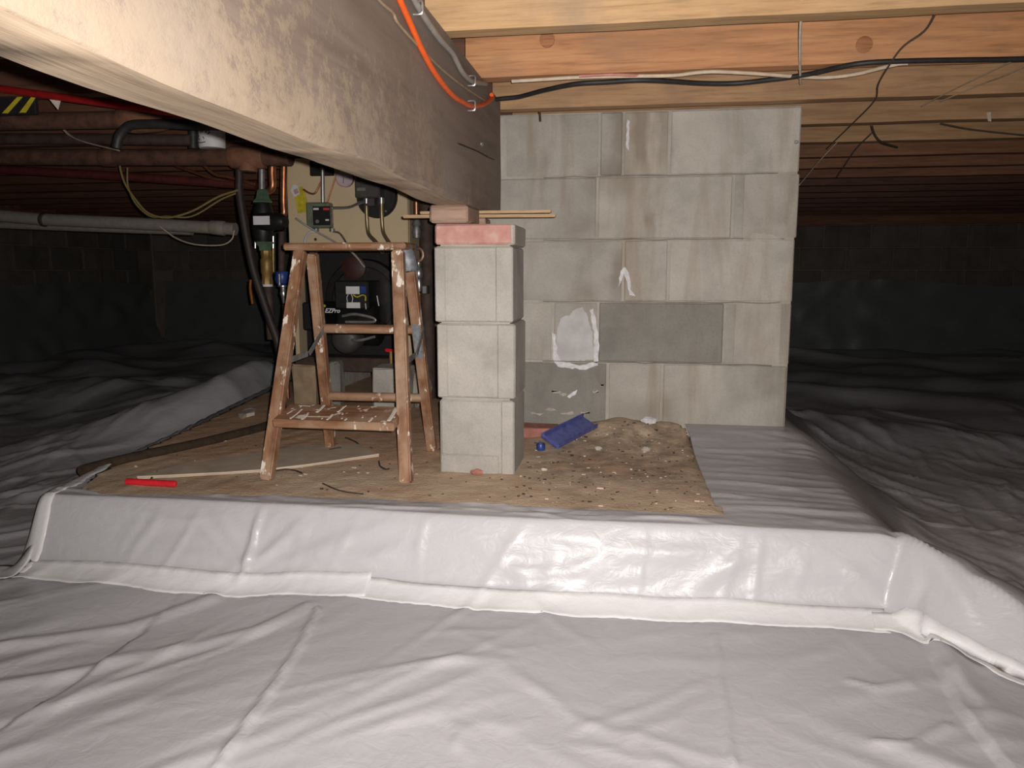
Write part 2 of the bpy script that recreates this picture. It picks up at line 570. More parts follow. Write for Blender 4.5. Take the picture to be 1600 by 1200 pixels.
    def build(self, name, mat, parent=None, origin=None):
        bm = self.bm
        bmesh.ops.recalc_face_normals(bm, faces=bm.faces[:])
        me = bpy.data.meshes.new(name)
        xs = [v.co for v in bm.verts]
        lo = Vector((min(v.x for v in xs), min(v.y for v in xs), min(v.z for v in xs)))
        hi = Vector((max(v.x for v in xs), max(v.y for v in xs), max(v.z for v in xs)))
        if origin is None:
            origin = Vector(((lo.x + hi.x) / 2, (lo.y + hi.y) / 2, lo.z)) if parent is None else (lo + hi) / 2
        origin = Vector(origin)
        bmesh.ops.translate(bm, verts=bm.verts[:], vec=-origin)
        if self.smooth:
            for f in bm.faces:
                f.smooth = True
            for e in bm.edges:
                if len(e.link_faces) == 2 and e.link_faces[0].normal.angle(e.link_faces[1].normal, 0) > 0.7:
                    e.smooth = False
        bm.to_mesh(me)
        bm.free()
        me.materials.append(M[mat] if isinstance(mat, str) else mat)
        o = bpy.data.objects.new(name, me)
        C.objects.link(o)
        ORG[o.name] = origin
        if parent is not None:
            o.parent = parent
            o.location = origin - ORG[parent.name]
        else:
            o.location = origin
        return o


def tag(o, label=None, cat=None, group=None, kind=None):
    if label:
        o['label'] = label
    if cat:
        o['category'] = cat
    if group:
        o['group'] = group
    if kind:
        o['kind'] = kind
    return o


def thing(name, label, cat, loc, group=None, kind=None):
    o = bpy.data.objects.new(name, None)
    o.empty_display_size = 0.05
    C.objects.link(o)
    o.location = Vector(loc)
    ORG[o.name] = Vector(loc)
    return tag(o, label, cat, group, kind)


# ------------------------------------------------------------------ room shell
X0, X1, Y0, Y1 = -5.0, 5.5, -3.0, 7.5
JZ = 1.055            # underside of joists
JH = 0.19
GZ = -0.16            # crawl space ground

floor = tag(MB().box(X0 - .2, X1 + .2, Y0 - .2, Y1 + .2, -0.5, -0.24).build('floor', 'soil'), kind='structure')
ceil = tag(MB().box(X0 - .2, X1 + .2, Y0 - .2, Y1 + .2, JZ + JH, JZ + JH + .03).build('ceiling', 'subfloor'), kind='structure')

# foundation walls: mortar core plus visible courses of blocks
SILL = 0.09
WT = JZ - SILL        # top of block work


def found_wall(name, axis, pos, a0, a1, out):
    """axis 'Y': wall lies at Y=pos facing -out; runs along X from a0 to a1"""
    m = MB()
    t = 0.2
    if axis == 'Y':
        lo, hi = (pos + .006, pos + t) if out > 0 else (pos - t, pos - .006)
        m.box(a0, a1, lo, hi, -.24, WT)
    else:
        lo, hi = (pos + .006, pos + t) if out > 0 else (pos - t, pos - .006)
        m.box(lo, hi, a0, a1, -.24, WT)
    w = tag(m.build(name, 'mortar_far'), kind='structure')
    return w


wall_back = found_wall('wall_back', 'Y', Y1, X0, X1, 1)
wall_left = found_wall('wall_left', 'X', X0, Y0, Y1, -1)
wall_right = found_wall('wall_right', 'X', X1, Y0, Y1, 1)
wall_front = found_wall('wall_front', 'Y', Y0, X0, X1, -1)
# shared block meshes
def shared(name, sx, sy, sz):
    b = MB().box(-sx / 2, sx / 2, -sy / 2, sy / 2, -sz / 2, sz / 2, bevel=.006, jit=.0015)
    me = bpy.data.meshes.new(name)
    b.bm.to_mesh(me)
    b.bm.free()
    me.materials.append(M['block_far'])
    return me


bx_me = shared('block_x', .392, .02, .193)
by_me = shared('block_y', .02, .392, .193)


def add_piece(me, parent, loc, name='block'):
    o = bpy.data.objects.new(name, me)
    C.objects.link(o)
    o.parent = parent
    o.location = Vector(loc) - ORG[parent.name]
    return o


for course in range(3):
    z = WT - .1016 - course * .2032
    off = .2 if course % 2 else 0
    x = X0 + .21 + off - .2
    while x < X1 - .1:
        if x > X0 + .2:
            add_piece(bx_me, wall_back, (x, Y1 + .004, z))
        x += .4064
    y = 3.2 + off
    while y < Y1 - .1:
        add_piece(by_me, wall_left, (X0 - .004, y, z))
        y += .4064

# sill plates on the foundation
M['sill'] = wood('sill_wood', ((0.16, 0.062, 0.04), (0.25, 0.105, 0.065), (0.32, 0.16, 0.10)), 'X', 1.0)
tag(MB().box(X0, X1, Y1 - .01, Y1 + .19, WT, JZ, .006).build('trim_1', 'sill'), kind='structure')
tag(MB().box(X0 - .19, X0 + .01, Y0, Y1 - .012, WT, JZ, .006).build('trim_2', 'sill'), kind='structure')
tag(MB().box(X1 - .01, X1 + .19, Y0, Y1 - .012, WT, JZ, .006).build('trim_3', 'sill'), kind='structure')
tag(MB().box(X0 + .012, X1 - .012, Y0 - .19, Y0 + .01, WT, JZ, .006).build('trim_4', 'sill'), kind='structure')
# rim boards closing the joist bays
for i, (a, b, c, d) in enumerate([(X0, X1, Y1 + .10, Y1 + .14), (X0 - .14, X0 - .10, Y0, Y1), (X1 + .10, X1 + .14, Y0, Y1), (X0, X1, Y0 - .14, Y0 - .10)]):
    tag(MB().box(a, b, c, d, JZ, JZ + JH).build('trim_%d' % (i + 5), 'joist_red'), kind='structure')

# ------------------------------------------------------------------ joists
ordw = ['second', 'third', 'fourth', 'fifth', 'sixth', 'seventh', 'eighth', 'ninth', 'tenth', 'eleventh', 'twelfth']
jy = 1.700
i = 0
nth = ['nearest', 'second', 'third', 'fourth', 'fifth', 'sixth', 'seventh', 'eighth', 'ninth', 'tenth', 'eleventh', 'twelfth', 'thirteenth', 'fourteenth', 'fifteenth']


KNOT = wood('joist_knot', ((0.26, 0.10, 0.045), (0.42, 0.18, 0.075), (0.52, 0.25, 0.11)), 'X', 2.0)


def joist(xa, xb, jy, i, mt, n):
    m = MB()
    th = .050
    vs_ = []
    for k in range(n + 1):
        x = xa + (xb - xa) * k / n
        dy = .003 * math.sin(k * .7 + i * 2)
        dz = .002 * math.sin(k * .5 + i * 1.3)
        vs_.append([m.bm.verts.new(p) for p in ((x, jy + dy, JZ + abs(dz) * (k % 2)), (x, jy + th + dy, JZ + abs(dz) * (k % 2)), (x, jy + th + dy, JZ + JH), (x, jy + dy, JZ + JH))])
    for k in range(n):
        for q in range(4):
            m.bm.faces.new((vs_[k][q], vs_[k][(q + 1) % 4], vs_[k + 1][(q + 1) % 4], vs_[k + 1][q]))
    m.bm.faces.new(vs_[0]); m.bm.faces.new(vs_[-1])
    return m.build('floor_joist', mt)


while jy < Y1 - .05:
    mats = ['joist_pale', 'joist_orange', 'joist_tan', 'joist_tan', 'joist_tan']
    mt = mats[i] if i < 5 else 'joist_red' if i < 8 else 'joist_dark'  # wood darkens with distance: flash falloff painted into the far joists' colour
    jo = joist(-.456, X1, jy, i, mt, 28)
    lab = ('pale tan floor joist nearest the camera along the top edge' if i == 0 else
           'orange floor joist with round knots, second from the camera' if i == 1 else
           'tan floor joist carrying black and white cables in front of the block wall' if i == 2 else
           '%s floor joist from the camera, in the shade beyond the block wall' % nth[i])
    tag(jo, lab, 'joist', 'floor joists right of the beam')
    # joists lap over the beam: darker lengths on its far side
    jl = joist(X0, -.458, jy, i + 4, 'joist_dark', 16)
    tag(jl, 'dark red-brown floor joist left of the beam, %s from the camera' % nth[i], 'joist', 'floor joists left of the beam')
    if i == 1:
        for (px, py) in ((855, 62), (1350, 70)):
            p = at(px, py, Y=jy - .001)
            k = MB().lathe_axis((p.x, jy - .0055, p.z), (p.x, jy + .006, p.z), [(0, .016), (.001, .020), (.009, .020)], 18)
            ko = k.build('knot', KNOT, jo)
    i += 1
    jy += .4064

# ------------------------------------------------------------------ main beam
BX1, BX0, BZ0 = -.412, -.500, .712
m = MB()
n = 90
rings = []
for k in range(n + 1):
    y = Y0 + (2.40 - Y0) * k / n
    w = .0025 * math.sin(y * 6.0) + .0015 * math.sin(y * 17)
    ch = .006 + .003 * math.sin(y * 9)
    prof = [(BX0, BZ0 + ch), (BX0 + ch, BZ0 + w), (BX1 - ch, BZ0 + w), (BX1, BZ0 + ch), (BX1 + w * .6, BZ0 + .12), (BX1, BZ0 + .24), (BX1, JZ), (BX0, JZ)]
    rings.append([m.bm.verts.new((px, y, pz)) for px, pz in prof])
for k in range(n):
    for q in range(8):
        m.bm.faces.new((rings[k][q], rings[k][(q + 1) % 8], rings[k + 1][(q + 1) % 8], rings[k + 1][q]))
m.bm.faces.new(rings[0]); m.bm.faces.new(rings[-1])
m.smooth = True
beam = tag(m.build('support_beam', 'beam'), 'huge timber beam with flaking cream paint crossing the upper left', 'beam')
beam.data.materials.append(M['beam_bottom'])
for p in beam.data.polygons:
    if p.normal.z < -.93:
        p.material_index = 1
# split and bolt near the pier
cr = catmull([at(px, py, X=BX1 + .0005) for px, py in ((716, 224), (728, 229), (745, 236), (760, 244), (772, 250))], 4)
m = MB().tube(cr, .0016, 6, 1)
m.build('crack', 'soot', beam)
b0 = at(752, 225, X=BX1)
MB().lathe_axis(b0 - Vector((.004, 0, 0)), b0 + Vector((.005, 0, 0)), [(0, .007), (.006, .007), (.009, .004)], 12).build('nail_head', 'zinc', beam)

# ------------------------------------------------------------------ dirt pad
LX = lambda y: -1.405 - (y - 1.6) * .16      # left rim of the raised pad
RX = .53
PY0 = 1.625
hole = [at(128, 770, Z=0), at(160, 777, Z=0), at(400, 779, Z=0), at(600, 784, Z=0), at(800, 796, Z=0), at(950, 801, Z=0), at(1132, 809, Z=0),
        at(1128, 798, Z=0), at(1118, 797, Z=0), at(1102, 757, Z=0), at(1088, 722, Z=0), at(1080, 700, Z=0), at(1066, 675, Z=0)]
hole = [(p.x, p.y) for p in hole] + [(.172, 2.62), (.172, 2.9), (-.55, 2.9), (-.55, 3.98), (-1.72, 3.98), (-1.66, 3.30), (-1.60, 2.9), (-1.52, 2.35), (-1.44, 1.84)]
HP = np.array(hole)


def in_poly(x, y, P):
    r = np.zeros(x.shape, bool)
    n = len(P)
    j = n - 1
    for i in range(n):
        xi, yi, xj, yj = P[i][0], P[i][1], P[j][0], P[j][1]
        if yi != yj:
            c = ((yi > y) != (yj > y)) & (x < (xj - xi) * (y - yi) / (yj - yi) + xi)
            r ^= c
        j = i
    return r


def near_poly(x, y, P):
    best = np.full(x.shape, 1e9)
    bx = x.copy(); by = y.copy()
    n = len(P)
    for i in range(n):
        ax, ay = P[i]; bx_, by_ = P[(i + 1) % n]
        dx, dy = bx_ - ax, by_ - ay
        t = np.clip(((x - ax) * dx + (y - ay) * dy) / (dx * dx + dy * dy + 1e-12), 0, 1)
        qx, qy = ax + t * dx, ay + t * dy
        d = np.hypot(x - qx, y - qy)
        k = d < best
        best = np.where(k, d, best); bx = np.where(k, qx, bx); by = np.where(k, qy, by)
    return best, bx, by


def waves(x, y, seed, n, lam, amp):
    r = np.random.default_rng(seed)
    z = np.zeros(x.shape)
    for _ in range(n):
        a = r.uniform(0, 2 * math.pi); l = lam * r.uniform(.6, 1.6)
        z += np.sin((x * math.cos(a) + y * math.sin(a)) * 2 * math.pi / l + r.uniform(0, 6.28))
    return z * amp / math.sqrt(n)


def dirt_z(x, y):
    z = waves(x, y, 3, 8, .35, .0012) + waves(x, y, 4, 10, .07, .0009)
    # rubble banked against the foot of the block wall
    bank = .040 * np.clip((y - 2.22) / .36, 0, 1) ** 1.5 * np.clip((x + .32) / .12, 0, 1) * np.clip((.30 - x) / .14, 0, 1)
    z = z + bank * (1 + .25 * np.sin(x * 40) * np.sin(y * 33))
    z = z + .020 * np.exp(-((x + .02) / .09) ** 2 - ((y - 2.53) / .06) ** 2)
    return z


gx = np.concatenate([np.arange(-1.75, .50, .012)])
gy = np.concatenate([np.arange(PY0 + .02, 2.66, .012), np.arange(2.66, 4.05, .05)])
XX, YY = np.meshgrid(gx, gy)
ZZ = dirt_z(XX, YY)
dm, _, _ = near_poly(XX, YY, HP)
ins = in_poly(XX, YY, HP)
ZZ = np.where(ins, ZZ, np.minimum(ZZ, 0) - .004)
ZZ = np.where((XX < LX(YY) + .01) & ~ins, -.235, ZZ)
ny, nx = XX.shape
V = np.stack([XX.ravel(), YY.ravel(), ZZ.ravel()], 1)
idx = np.arange(ny * nx).reshape(ny, nx)
fc = np.stack([idx[:-1, :-1].ravel(), idx[:-1, 1:].ravel(), idx[1:, 1:].ravel(), idx[1:, :-1].ravel()], 1)
# skirt
rim = list(idx[0, :]) + list(idx[1:, -1]) + list(idx[-1, :-1][::-1]) + list(idx[1:-1, 0][::-1])
base = len(V)
V2 = np.array([[V[k][0], V[k][1], -.24] for k in rim])
faces = fc.tolist() + [[rim[k], base + k, base + (k + 1) % len(rim), rim[(k + 1) % len(rim)]] for k in range(len(rim))]
me = bpy.data.meshes.new('dirt_pad')
me.from_pydata((np.concatenate([V, V2]) - np.array(ORG['floor'])).tolist(), [], faces)
for p in me.polygons:
    p.use_smooth = True
me.materials.append(M['dirt'])
pad = bpy.data.objects.new('dirt_pad', me)
C.objects.link(pad)
pad.parent = floor
pad['label'] = 'raised brown dirt pad strewn with crumbs'

# ------------------------------------------------------------------ white ground liner
def seg_ridges(x, y, R):
    z = np.zeros(x.shape)
    for (cx, cy_, a, L, w, h, sk) in R:
        dx, dy = x - cx, y - cy_
        k = (np.abs(dx) < 3 * L) & (np.abs(dy) < 3 * L)
        if not k.any():
            continue
        ux, uy = math.cos(a), math.sin(a)
        p = dx[k] * ux + dy[k] * uy
        q = -dx[k] * uy + dy[k] * ux + .25 * w * np.sin(p / L * 5)
        ww = np.where(q > 0, w, w * sk)
        z[k] += h * np.exp(-(q / ww) ** 2) * np.exp(-(p / L) ** 2)
    return z


def pdir(a, b, z=GZ):
    p, q = at(*a, Z=z), at(*b, Z=z)
    return math.atan2(q.y - p.y, q.x - p.x)


RG = []
r_ = random.Random(5)
dl = pdir((60, 1030), (420, 925))
for _ in range(60):   # left foreground
    RG.append((r_.uniform(-1.7, -.3), r_.uniform(.75, 1.5), dl + r_.gauss(0, .16), r_.uniform(.08, .28), r_.uniform(.012, .035), r_.uniform(.0015, .0052), r_.uniform(.35, 1)))
for _ in range(75):   # mid and right foreground
    RG.append((r_.uniform(-.4, 1.1), r_.uniform(.75, 1.5), r_.choice([.35, -.45, -.8, .1]) + r_.gauss(0, .3), r_.uniform(.05, .2), r_.uniform(.012, .03), r_.uniform(.0015, .0055), r_.uniform(.35, 1)))
dr = pdir((1300, 720), (1580, 880))
for _ in range(260):  # fine sharp creases right of the pad
    x = r_.uniform(.7, 2.6); y = r_.uniform(1.4, 3.4)
    RG.append((x, y, dr + r_.gauss(0, .35), r_.uniform(.06, .3), r_.uniform(.010, .020), r_.uniform(.003, .009), r_.uniform(.25, .6)))
for _ in range(120):  # right of the pad
    x = r_.uniform(.55, 3.4); y = r_.uniform(1.3, 4.2)
    s = 1 + .25 * max(0, y - 2)
    RG.append((x, y, dr + r_.gauss(0, .22), r_.uniform(.1, .42) * s, r_.uniform(.014, .045) * s, r_.uniform(.004, .014) * s, r_.uniform(.3, 1)))
dl2 = pdir((60, 720), (420, 640))
for _ in range(120):  # fine creases left of the pad
    x = r_.uniform(-2.9, -1.55); y = r_.uniform(1.5, 3.2)
    RG.append((x, y, dl2 + r_.gauss(0, .45), r_.uniform(.06, .25), r_.uniform(.014, .024), r_.uniform(.004, .010), r_.uniform(.3, .7)))
for _ in range(110):  # left of the pad
    x = r_.uniform(-4.2, -1.5); y = r_.uniform(1.5, 4.6)
    s = 1 + .25 * max(0, y - 2)
    RG.append((x, y, dl2 + r_.gauss(0, .35), r_.uniform(.1, .4) * s, r_.uniform(.016, .05) * s, r_.uniform(.004, .016) * s, r_.uniform(.3, 1)))
for _ in range(60):   # far
    RG.append((r_.uniform(-4.5, 5), r_.uniform(4, 7.3), r_.gauss(0, .4), r_.uniform(.3, .9), r_.uniform(.08, .16), r_.uniform(.01, .035), r_.uniform(.5, 1)))
# liner lying on the pad, right of the bare dirt: streaks running sideways
RT = []
for _ in range(40):
    RT.append((r_.uniform(.14, .52), r_.uniform(1.66, 2.55), -.12 + r_.gauss(0, .16), r_.uniform(.06, .2), r_.uniform(.008, .02), r_.uniform(.002, .005), r_.uniform(.3, 1)))
for _ in range(26):
    RT.append((r_.uniform(-1.35, .2), r_.uniform(1.64, 1.70), r_.gauss(0, .12), r_.uniform(.06, .22), r_.uniform(.006, .012), r_.uniform(.0015, .004), r_.uniform(.4, 1)))
# crinkles on the riser in front (displaced along the normal)
RR = []
for _ in range(90):
    RR.append((r_.uniform(-1.3, .6), r_.uniform(-.14, -.01), r_.choice([0.0, .05, -.05, .5, -.6, 1.3]) + r_.gauss(0, .15), r_.uniform(.04, .18), r_.uniform(.006, .018), r_.uniform(.0015, .0045), r_.uniform(.3, 1)))
# sharp creases and sheet laps traced on the ground: (pixels, height, width, lap side)
CREASE = [
    ([(497, 955), (470, 1010), (430, 1075), (385, 1140), (340, 1205)], .010, .009, 0),
    ([(1118, 990), (1126, 1070), (1136, 1140), (1146, 1210)], .006, .007, 0),
    ([(200, 1000), (150, 1045), (80, 1095), (0, 1142), (-60, 1175)], .010, .012, 1),
    ([(1442, 990), (1470, 1050), (1505, 1120), (1540, 1160), (1575, 1215)], .012, .010, 1),
    ([(0, 1010), (90, 995), (200, 972), (330, 930)], .009, .03, 0),
    ([(0, 1070), (130, 1048), (260, 1015), (400, 985), (480, 950)], .008, .03, 0),
    ([(1330, 1065), (1370, 1078), (1420, 1070)], .006, .015, 0),
    ([(1370, 1165), (1420, 1168), (1480, 1135)], .006, .015, 0),
    ([(905, 1130), (1010, 1100), (1090, 1065)], .003, .02, 0),
    ([(560, 1075), (660, 1040), (790, 1030)], .004, .022, 0),
]
CR3 = []
for pts, h, w, lap in CREASE:
    CR3.append(([(at(a, b, Z=GZ).x, at(a, b, Z=GZ).y) for a, b in pts], h, w, lap))


def creases(x, y):
    z = np.zeros(x.shape)
    for P, h, w, lap in CR3:
        best = np.full(x.shape, 1e9); side = np.zeros(x.shape)
        for (ax, ay), (bx_, by_) in zip(P[:-1], P[1:]):
            dx, dy = bx_ - ax, by_ - ay
            t = np.clip(((x - ax) * dx + (y - ay) * dy) / (dx * dx + dy * dy), 0, 1)
            d = np.hypot(x - ax - t * dx, y - ay - t * dy)
            s = np.sign((x - ax) * dy - (y - ay) * dx)
            k = d < best
            best = np.where(k, d, best); side = np.where(k, s, side)
        prof = np.clip(1 - best / w, 0, 1)
        if lap:
            # one sheet lies over the other: the step on one side is sharp, on the other it runs out
            prof = np.where(side > 0, np.clip(1 - best / (w * .4), 0, 1), np.exp(-best / .12))
        z += h * prof
    return z


def sstep(a, b, x):
    t = np.clip((x - a) / (b - a), 0, 1)
    return t * t * (3 - 2 * t)


# the liner rides up beside the boiler
RIDGE = [(-2.55, 2.60, .0), (-2.3, 2.78, .05), (-2.05, 3.05, .13), (-1.92, 3.35, .23), (-1.88, 3.8, .27), (-1.88, 4.2, .2)]


_b = [at(1405, 843, Z=-.005), at(1455, 862, Z=-.012), at(1520, 896, Z=-.030), at(1600, 940, Z=-.055), at(1720, 1005, Z=-.10), at(1850, 1080, Z=-.15)]
BERM = [(p.x, p.y, p.z - GZ) for p in _b]


def base_z(x, y):
    g = GZ + waves(x, y, 21, 7, 1.1, .010) + waves(x, y, 22, 7, .45, .004)
    far = sstep(2.2, 4.0, y) + sstep(1.4, 2.6, np.abs(x + .3))
    g = g + np.clip(far, 0, 1) * waves(x, y, 23, 7, .8, .022)
    # front foot line wanders a little
    foot = 1.545 + .035 * (x + 1.37) / 1.95 + .006 * np.sin(x * 7)
    top = PY0 + .008 * np.sin(x * 5)
    s_f = np.clip((y - foot) / (top - foot), 0, 1)
    s_f = s_f * .5 + .5 * s_f * s_f * (3 - 2 * s_f)
    fil = np.clip((y - (foot - .055)) / .055, 0, 1)
    s_f = .15 * fil ** 1.4 + .85 * s_f
    s_r = 1 - sstep(0, .30 + .05 * np.sin(y * 6), x - (RX - .02))
    lx = LX(y)
    s_l = 1 - sstep(0, .09 + .02 * np.sin(y * 7), lx - x)
    s_b = 1 - sstep(0, .3, y - 4.1)
    s = s_f * s_r * s_l * s_b
    z = g * (1 - s) + (.006 + .034 * sstep(2.25, 2.58, y) * sstep(.08, .18, x)) * s
    for i in range(len(RIDGE) - 1):
        pass
    # liner tented over a berm that runs on from the right front corner
    bz = np.zeros(x.shape)
    for (ax, ay, ha), (bx_, by_, hb) in zip(BERM[:-1], BERM[1:]):
        dx, dy = bx_ - ax, by_ - ay
        t = np.clip(((x - ax) * dx + (y - ay) * dy) / (dx * dx + dy * dy), 0, 1)
        d = np.hypot(x - ax - t * dx, y - ay - t * dy)
        near = ((x - ax) * dy - (y - ay) * dx) > 0
        pr = np.where(near, 1 - np.clip(d / .075, 0, 1) ** 1.15, 1 - sstep(0.0, .34, d))
        bz = np.maximum(bz, (ha + (hb - ha) * t) * pr)
    z = np.maximum(z, g + bz)
    s = np.maximum(s, np.clip(bz / .16, 0, 1) * .5)
    rz = np.zeros(x.shape)
    for (ax, ay, ha), (bx_, by_, hb) in zip(RIDGE[:-1], RIDGE[1:]):
        dx, dy = bx_ - ax, by_ - ay
        t = np.clip(((x - ax) * dx + (y - ay) * dy) / (dx * dx + dy * dy), 0, 1)
        d = np.hypot(x - ax - t * dx, y - ay - t * dy)
        rz = np.maximum(rz, (ha + (hb - ha) * t) * np.exp(-(d / .22) ** 2))
    z = z + rz * sstep(.02, .24, (-1.41 - (y - 1.7) * .147) - x)
    return z, s


def liner_pts(x, y):
    z, s = base_z(x, y)
    e = .002
    zx = (base_z(x + e, y)[0] - z) / e
    zy = (base_z(x, y + e)[0] - z) / e
    nl = np.sqrt(1 + zx * zx + zy * zy)
    nxv, nyv, nzv = -zx / nl, -zy / nl, 1 / nl
    onpad = sstep(.93, 1.0, s)
    riser = np.clip(4 * s * (1 - s), 0, 1) * (np.abs(zy) > .6)
    h = (seg_ridges(x, y, RG) + creases(x, y)) * (1 - sstep(.02, .3, s)) + seg_ridges(x, y, RT) * onpad + seg_ridges(x, z, RR) * riser
    # fold at the right front corner and one fold down the riser
    for (fx, w, a) in ((-.865, .007, .012), (.02, .004, .004), (.26, .006, .004)):
        h = h + a * np.exp(-((x - fx - (z + .16) * .12) / w) ** 2) * riser
    h = h + .010 * np.exp(-((x - .575 - .5 * (1.63 - y)) / .014) ** 2) * sstep(1.45, 1.52, y) * (1 - sstep(1.62, 1.72, y))
    return x + nxv * h, y + nyv * h, z + nzv * h


def ax_grid(parts):
    out = []
    for a, b, st in parts:
        out.append(np.arange(a, b - 1e-9, st))
    out.append([parts[-1][1]])
    return np.concatenate(out)


gx = ax_grid([(X0 + .02, -2.3, .045), (-2.3, -1.5, .016), (-1.5, .8, .008), (.8, 2.4, .015), (2.4, X1 - .02, .05)])
gy = ax_grid([(Y0 + .02, .6, .12), (.6, 1.52, .0085), (1.52, 1.66, .004), (1.66, 2.7, .012), (2.7, 4.2, .025), (4.2, Y1 - .02, .06)])
XX, YY = np.meshgrid(gx, gy)
ny, nx = XX.shape
idx = np.arange(ny * nx).reshape(ny, nx)
xc = (XX[:-1, :-1] + XX[1:, 1:]) / 2
yc = (YY[:-1, :-1] + YY[1:, 1:]) / 2
hole_l = [(a, b) for a, b in hole]
keep = ~in_poly(xc, yc, HP)
fc = np.stack([idx[:-1, :-1], idx[:-1, 1:], idx[1:, 1:], idx[1:, :-1]], 2)
# snap the rim of the opening onto its outline
vk = np.zeros((ny, nx), bool); vr = np.zeros((ny, nx), bool)
for dy_ in (0, 1):
    for dx_ in (0, 1):
        vk[dy_:ny - 1 + dy_, dx_:nx - 1 + dx_] |= keep
        vr[dy_:ny - 1 + dy_, dx_:nx - 1 + dx_] |= ~keep
rimv = vk & vr
d_, qx, qy = near_poly(XX[rimv], YY[rimv], HP)
XX[rimv] = qx; YY[rimv] = qy
px_, py_, pz_ = liner_pts(XX, YY)
V = np.stack([px_.ravel(), py_.ravel(), pz_.ravel()], 1)
fl_ = fc[keep]
used = np.zeros(len(V), bool); used[fl_.ravel()] = True
remap = np.cumsum(used) - 1
V = V[used]; fl_ = remap[fl_]
org = np.array((0, 1.0, GZ))
me = bpy.data.meshes.new('ground_liner')
me.from_pydata((V - org).tolist(), [], fl_.tolist())
me.polygons.foreach_set('use_smooth', [True] * len(me.polygons))
me.materials.append(M['liner'])
lin = bpy.data.objects.new('ground_liner', me)
C.objects.link(lin)
lin.location = org
tag(lin, 'wrinkled white plastic sheeting covering the crawl space ground', 'plastic sheet')


def lz(x, y):
    a, b, c = liner_pts(np.array([float(x)]), np.array([float(y)]))
    return Vector((a[0], b[0], c[0]))


def tape(name, line, w, label, seed, lift=.0022, nx_=70, nw=6):
    """tape stuck down along a ground line, draped on the liner; line in ground x,y"""
    r = random.Random(seed)
    P = catmull([Vector((a, b, 0)) for a, b in line], 12)
    # resample
    L = [0]
    for a, b in zip(P[:-1], P[1:]):
        L.append(L[-1] + (b - a).length)
    xs = []; ys = []
    for k in range(nx_ + 1):
        t = L[-1] * k / nx_
        j = max(i for i in range(len(L)) if L[i] <= t + 1e-9)
        j = min(j, len(P) - 2)
        f = (t - L[j]) / max(1e-9, L[j + 1] - L[j])
        p = P[j].lerp(P[j + 1], f); d = (P[j + 1] - P[j]).normalized()
        nrm = Vector((-d.y, d.x, 0))
        wa = w * (1 + .10 * math.sin(k * .31 + seed) + r.uniform(-.04, .04)); wb = w * (1 + .03 * math.sin(k * .23 + 2 * seed))
        for q in range(nw + 1):
            u = q / nw
            o = p + nrm * (-wa / 2 + (wa + wb) / 2 * u)
            xs.append(o.x); ys.append(o.y)
    xs = np.array(xs); ys = np.array(ys)
    a, b, c = liner_pts(xs, ys)
    _, s = base_z(xs, ys)
    wr = np.abs(waves(xs, ys, seed, 8, .06, .0009))
    # push off along camera-independent sheet normal
    e = .002
    z0 = base_z(xs, ys)[0]
    zx = (base_z(xs + e, ys)[0] - z0) / e; zy = (base_z(xs, ys + e)[0] - z0) / e
    nl = np.sqrt(1 + zx * zx + zy * zy)
    h = lift + wr
    V = np.stack([a - zx / nl * h, b - zy / nl * h, c + h / nl], 1)
    V2 = V - np.stack([-zx / nl, -zy / nl, 1 / nl], 1) * .0008
    ii = np.arange((nx_ + 1) * (nw + 1)).reshape(nx_ + 1, nw + 1)
    f = np.stack([ii[:-1, :-1].ravel(), ii[:-1, 1:].ravel(), ii[1:, 1:].ravel(), ii[1:, :-1].ravel()], 1).tolist()
    nV = len(V)
    f2 = [[k + nV for k in reversed(q)] for q in f]
    rim = list(ii[:, 0]) + list(ii[-1, 1:]) + list(ii[:-1, -1][::-1]) + list(ii[0, 1:-1][::-1])
    sk = [[rim[k], rim[(k + 1) % len(rim)], rim[(k + 1) % len(rim)] + nV, rim[k] + nV] for k in range(len(rim))]
    A = np.concatenate([V, V2])
    o0 = np.array([A[:, 0].mean(), A[:, 1].mean(), A[:, 2].min()])
    me = bpy.data.meshes.new(name)
    me.from_pydata((A - o0).tolist(), [], [[int(v) for v in q] for q in f + f2 + sk])
    me.polygons.foreach_set('use_smooth', [True] * len(me.polygons))
    me.materials.append(M['tape'])
    o = bpy.data.objects.new(name, me)
    C.objects.link(o)
    o.location = o0
    return tag(o, label, 'tape', 'white seam tape on the liner')


def g2(*pts, z=GZ):
    return [(at(a, b, Z=z).x, at(a, b, Z=z).y) for a, b in pts]


foot_y = lambda x: 1.545 + .035 * (x + 1.37) / 1.95 + .006 * math.sin(x * 7)
tape('seam_tape', [(x, foot_y(x) - .028 + .003 * math.sin(x * 9)) for x in (-1.40, -1.2, -1.0, -.85, -.7, -.56)], .064, 'white seam tape along the foot of the step, left of centre', 2, .0030, 90)
tape('seam_tape', [(x, foot_y(x) - .029 + .003 * math.sin(x * 6 + 1)) for x in (-.66, -.45, -.25, 0, .2, .33, .44, .515)], .058, 'long white seam tape along the foot of the step, centre to right', 3, .0018, 120)
bl = []
for k in range(len(BERM)):
    (ax, ay, _), (bx_, by_, _) = (BERM[k], BERM[k + 1]) if k < len(BERM) - 1 else (BERM[k - 1], BERM[k])
    L_ = math.hypot(bx_ - ax, by_ - ay)
    bl.append((BERM[k][0] + (by_ - ay) / L_ * .080, BERM[k][1] - (bx_ - ax) / L_ * .080))
tape('seam_tape', [(.488, foot_y(.488) - .034)] + bl[1:], .046, 'white seam tape running off the right edge from the step corner', 4, .0034)
tape('seam_tape', [(-1.425, 1.50), (-1.42, 1.55), (-1.415, 1.60), (-1.415, 1.66), (-1.43, 1.74), (-1.455, 1.84), (-1.47, 1.90)], .075, 'white seam tape climbing the left front corner of the step', 5, .0034, 60)
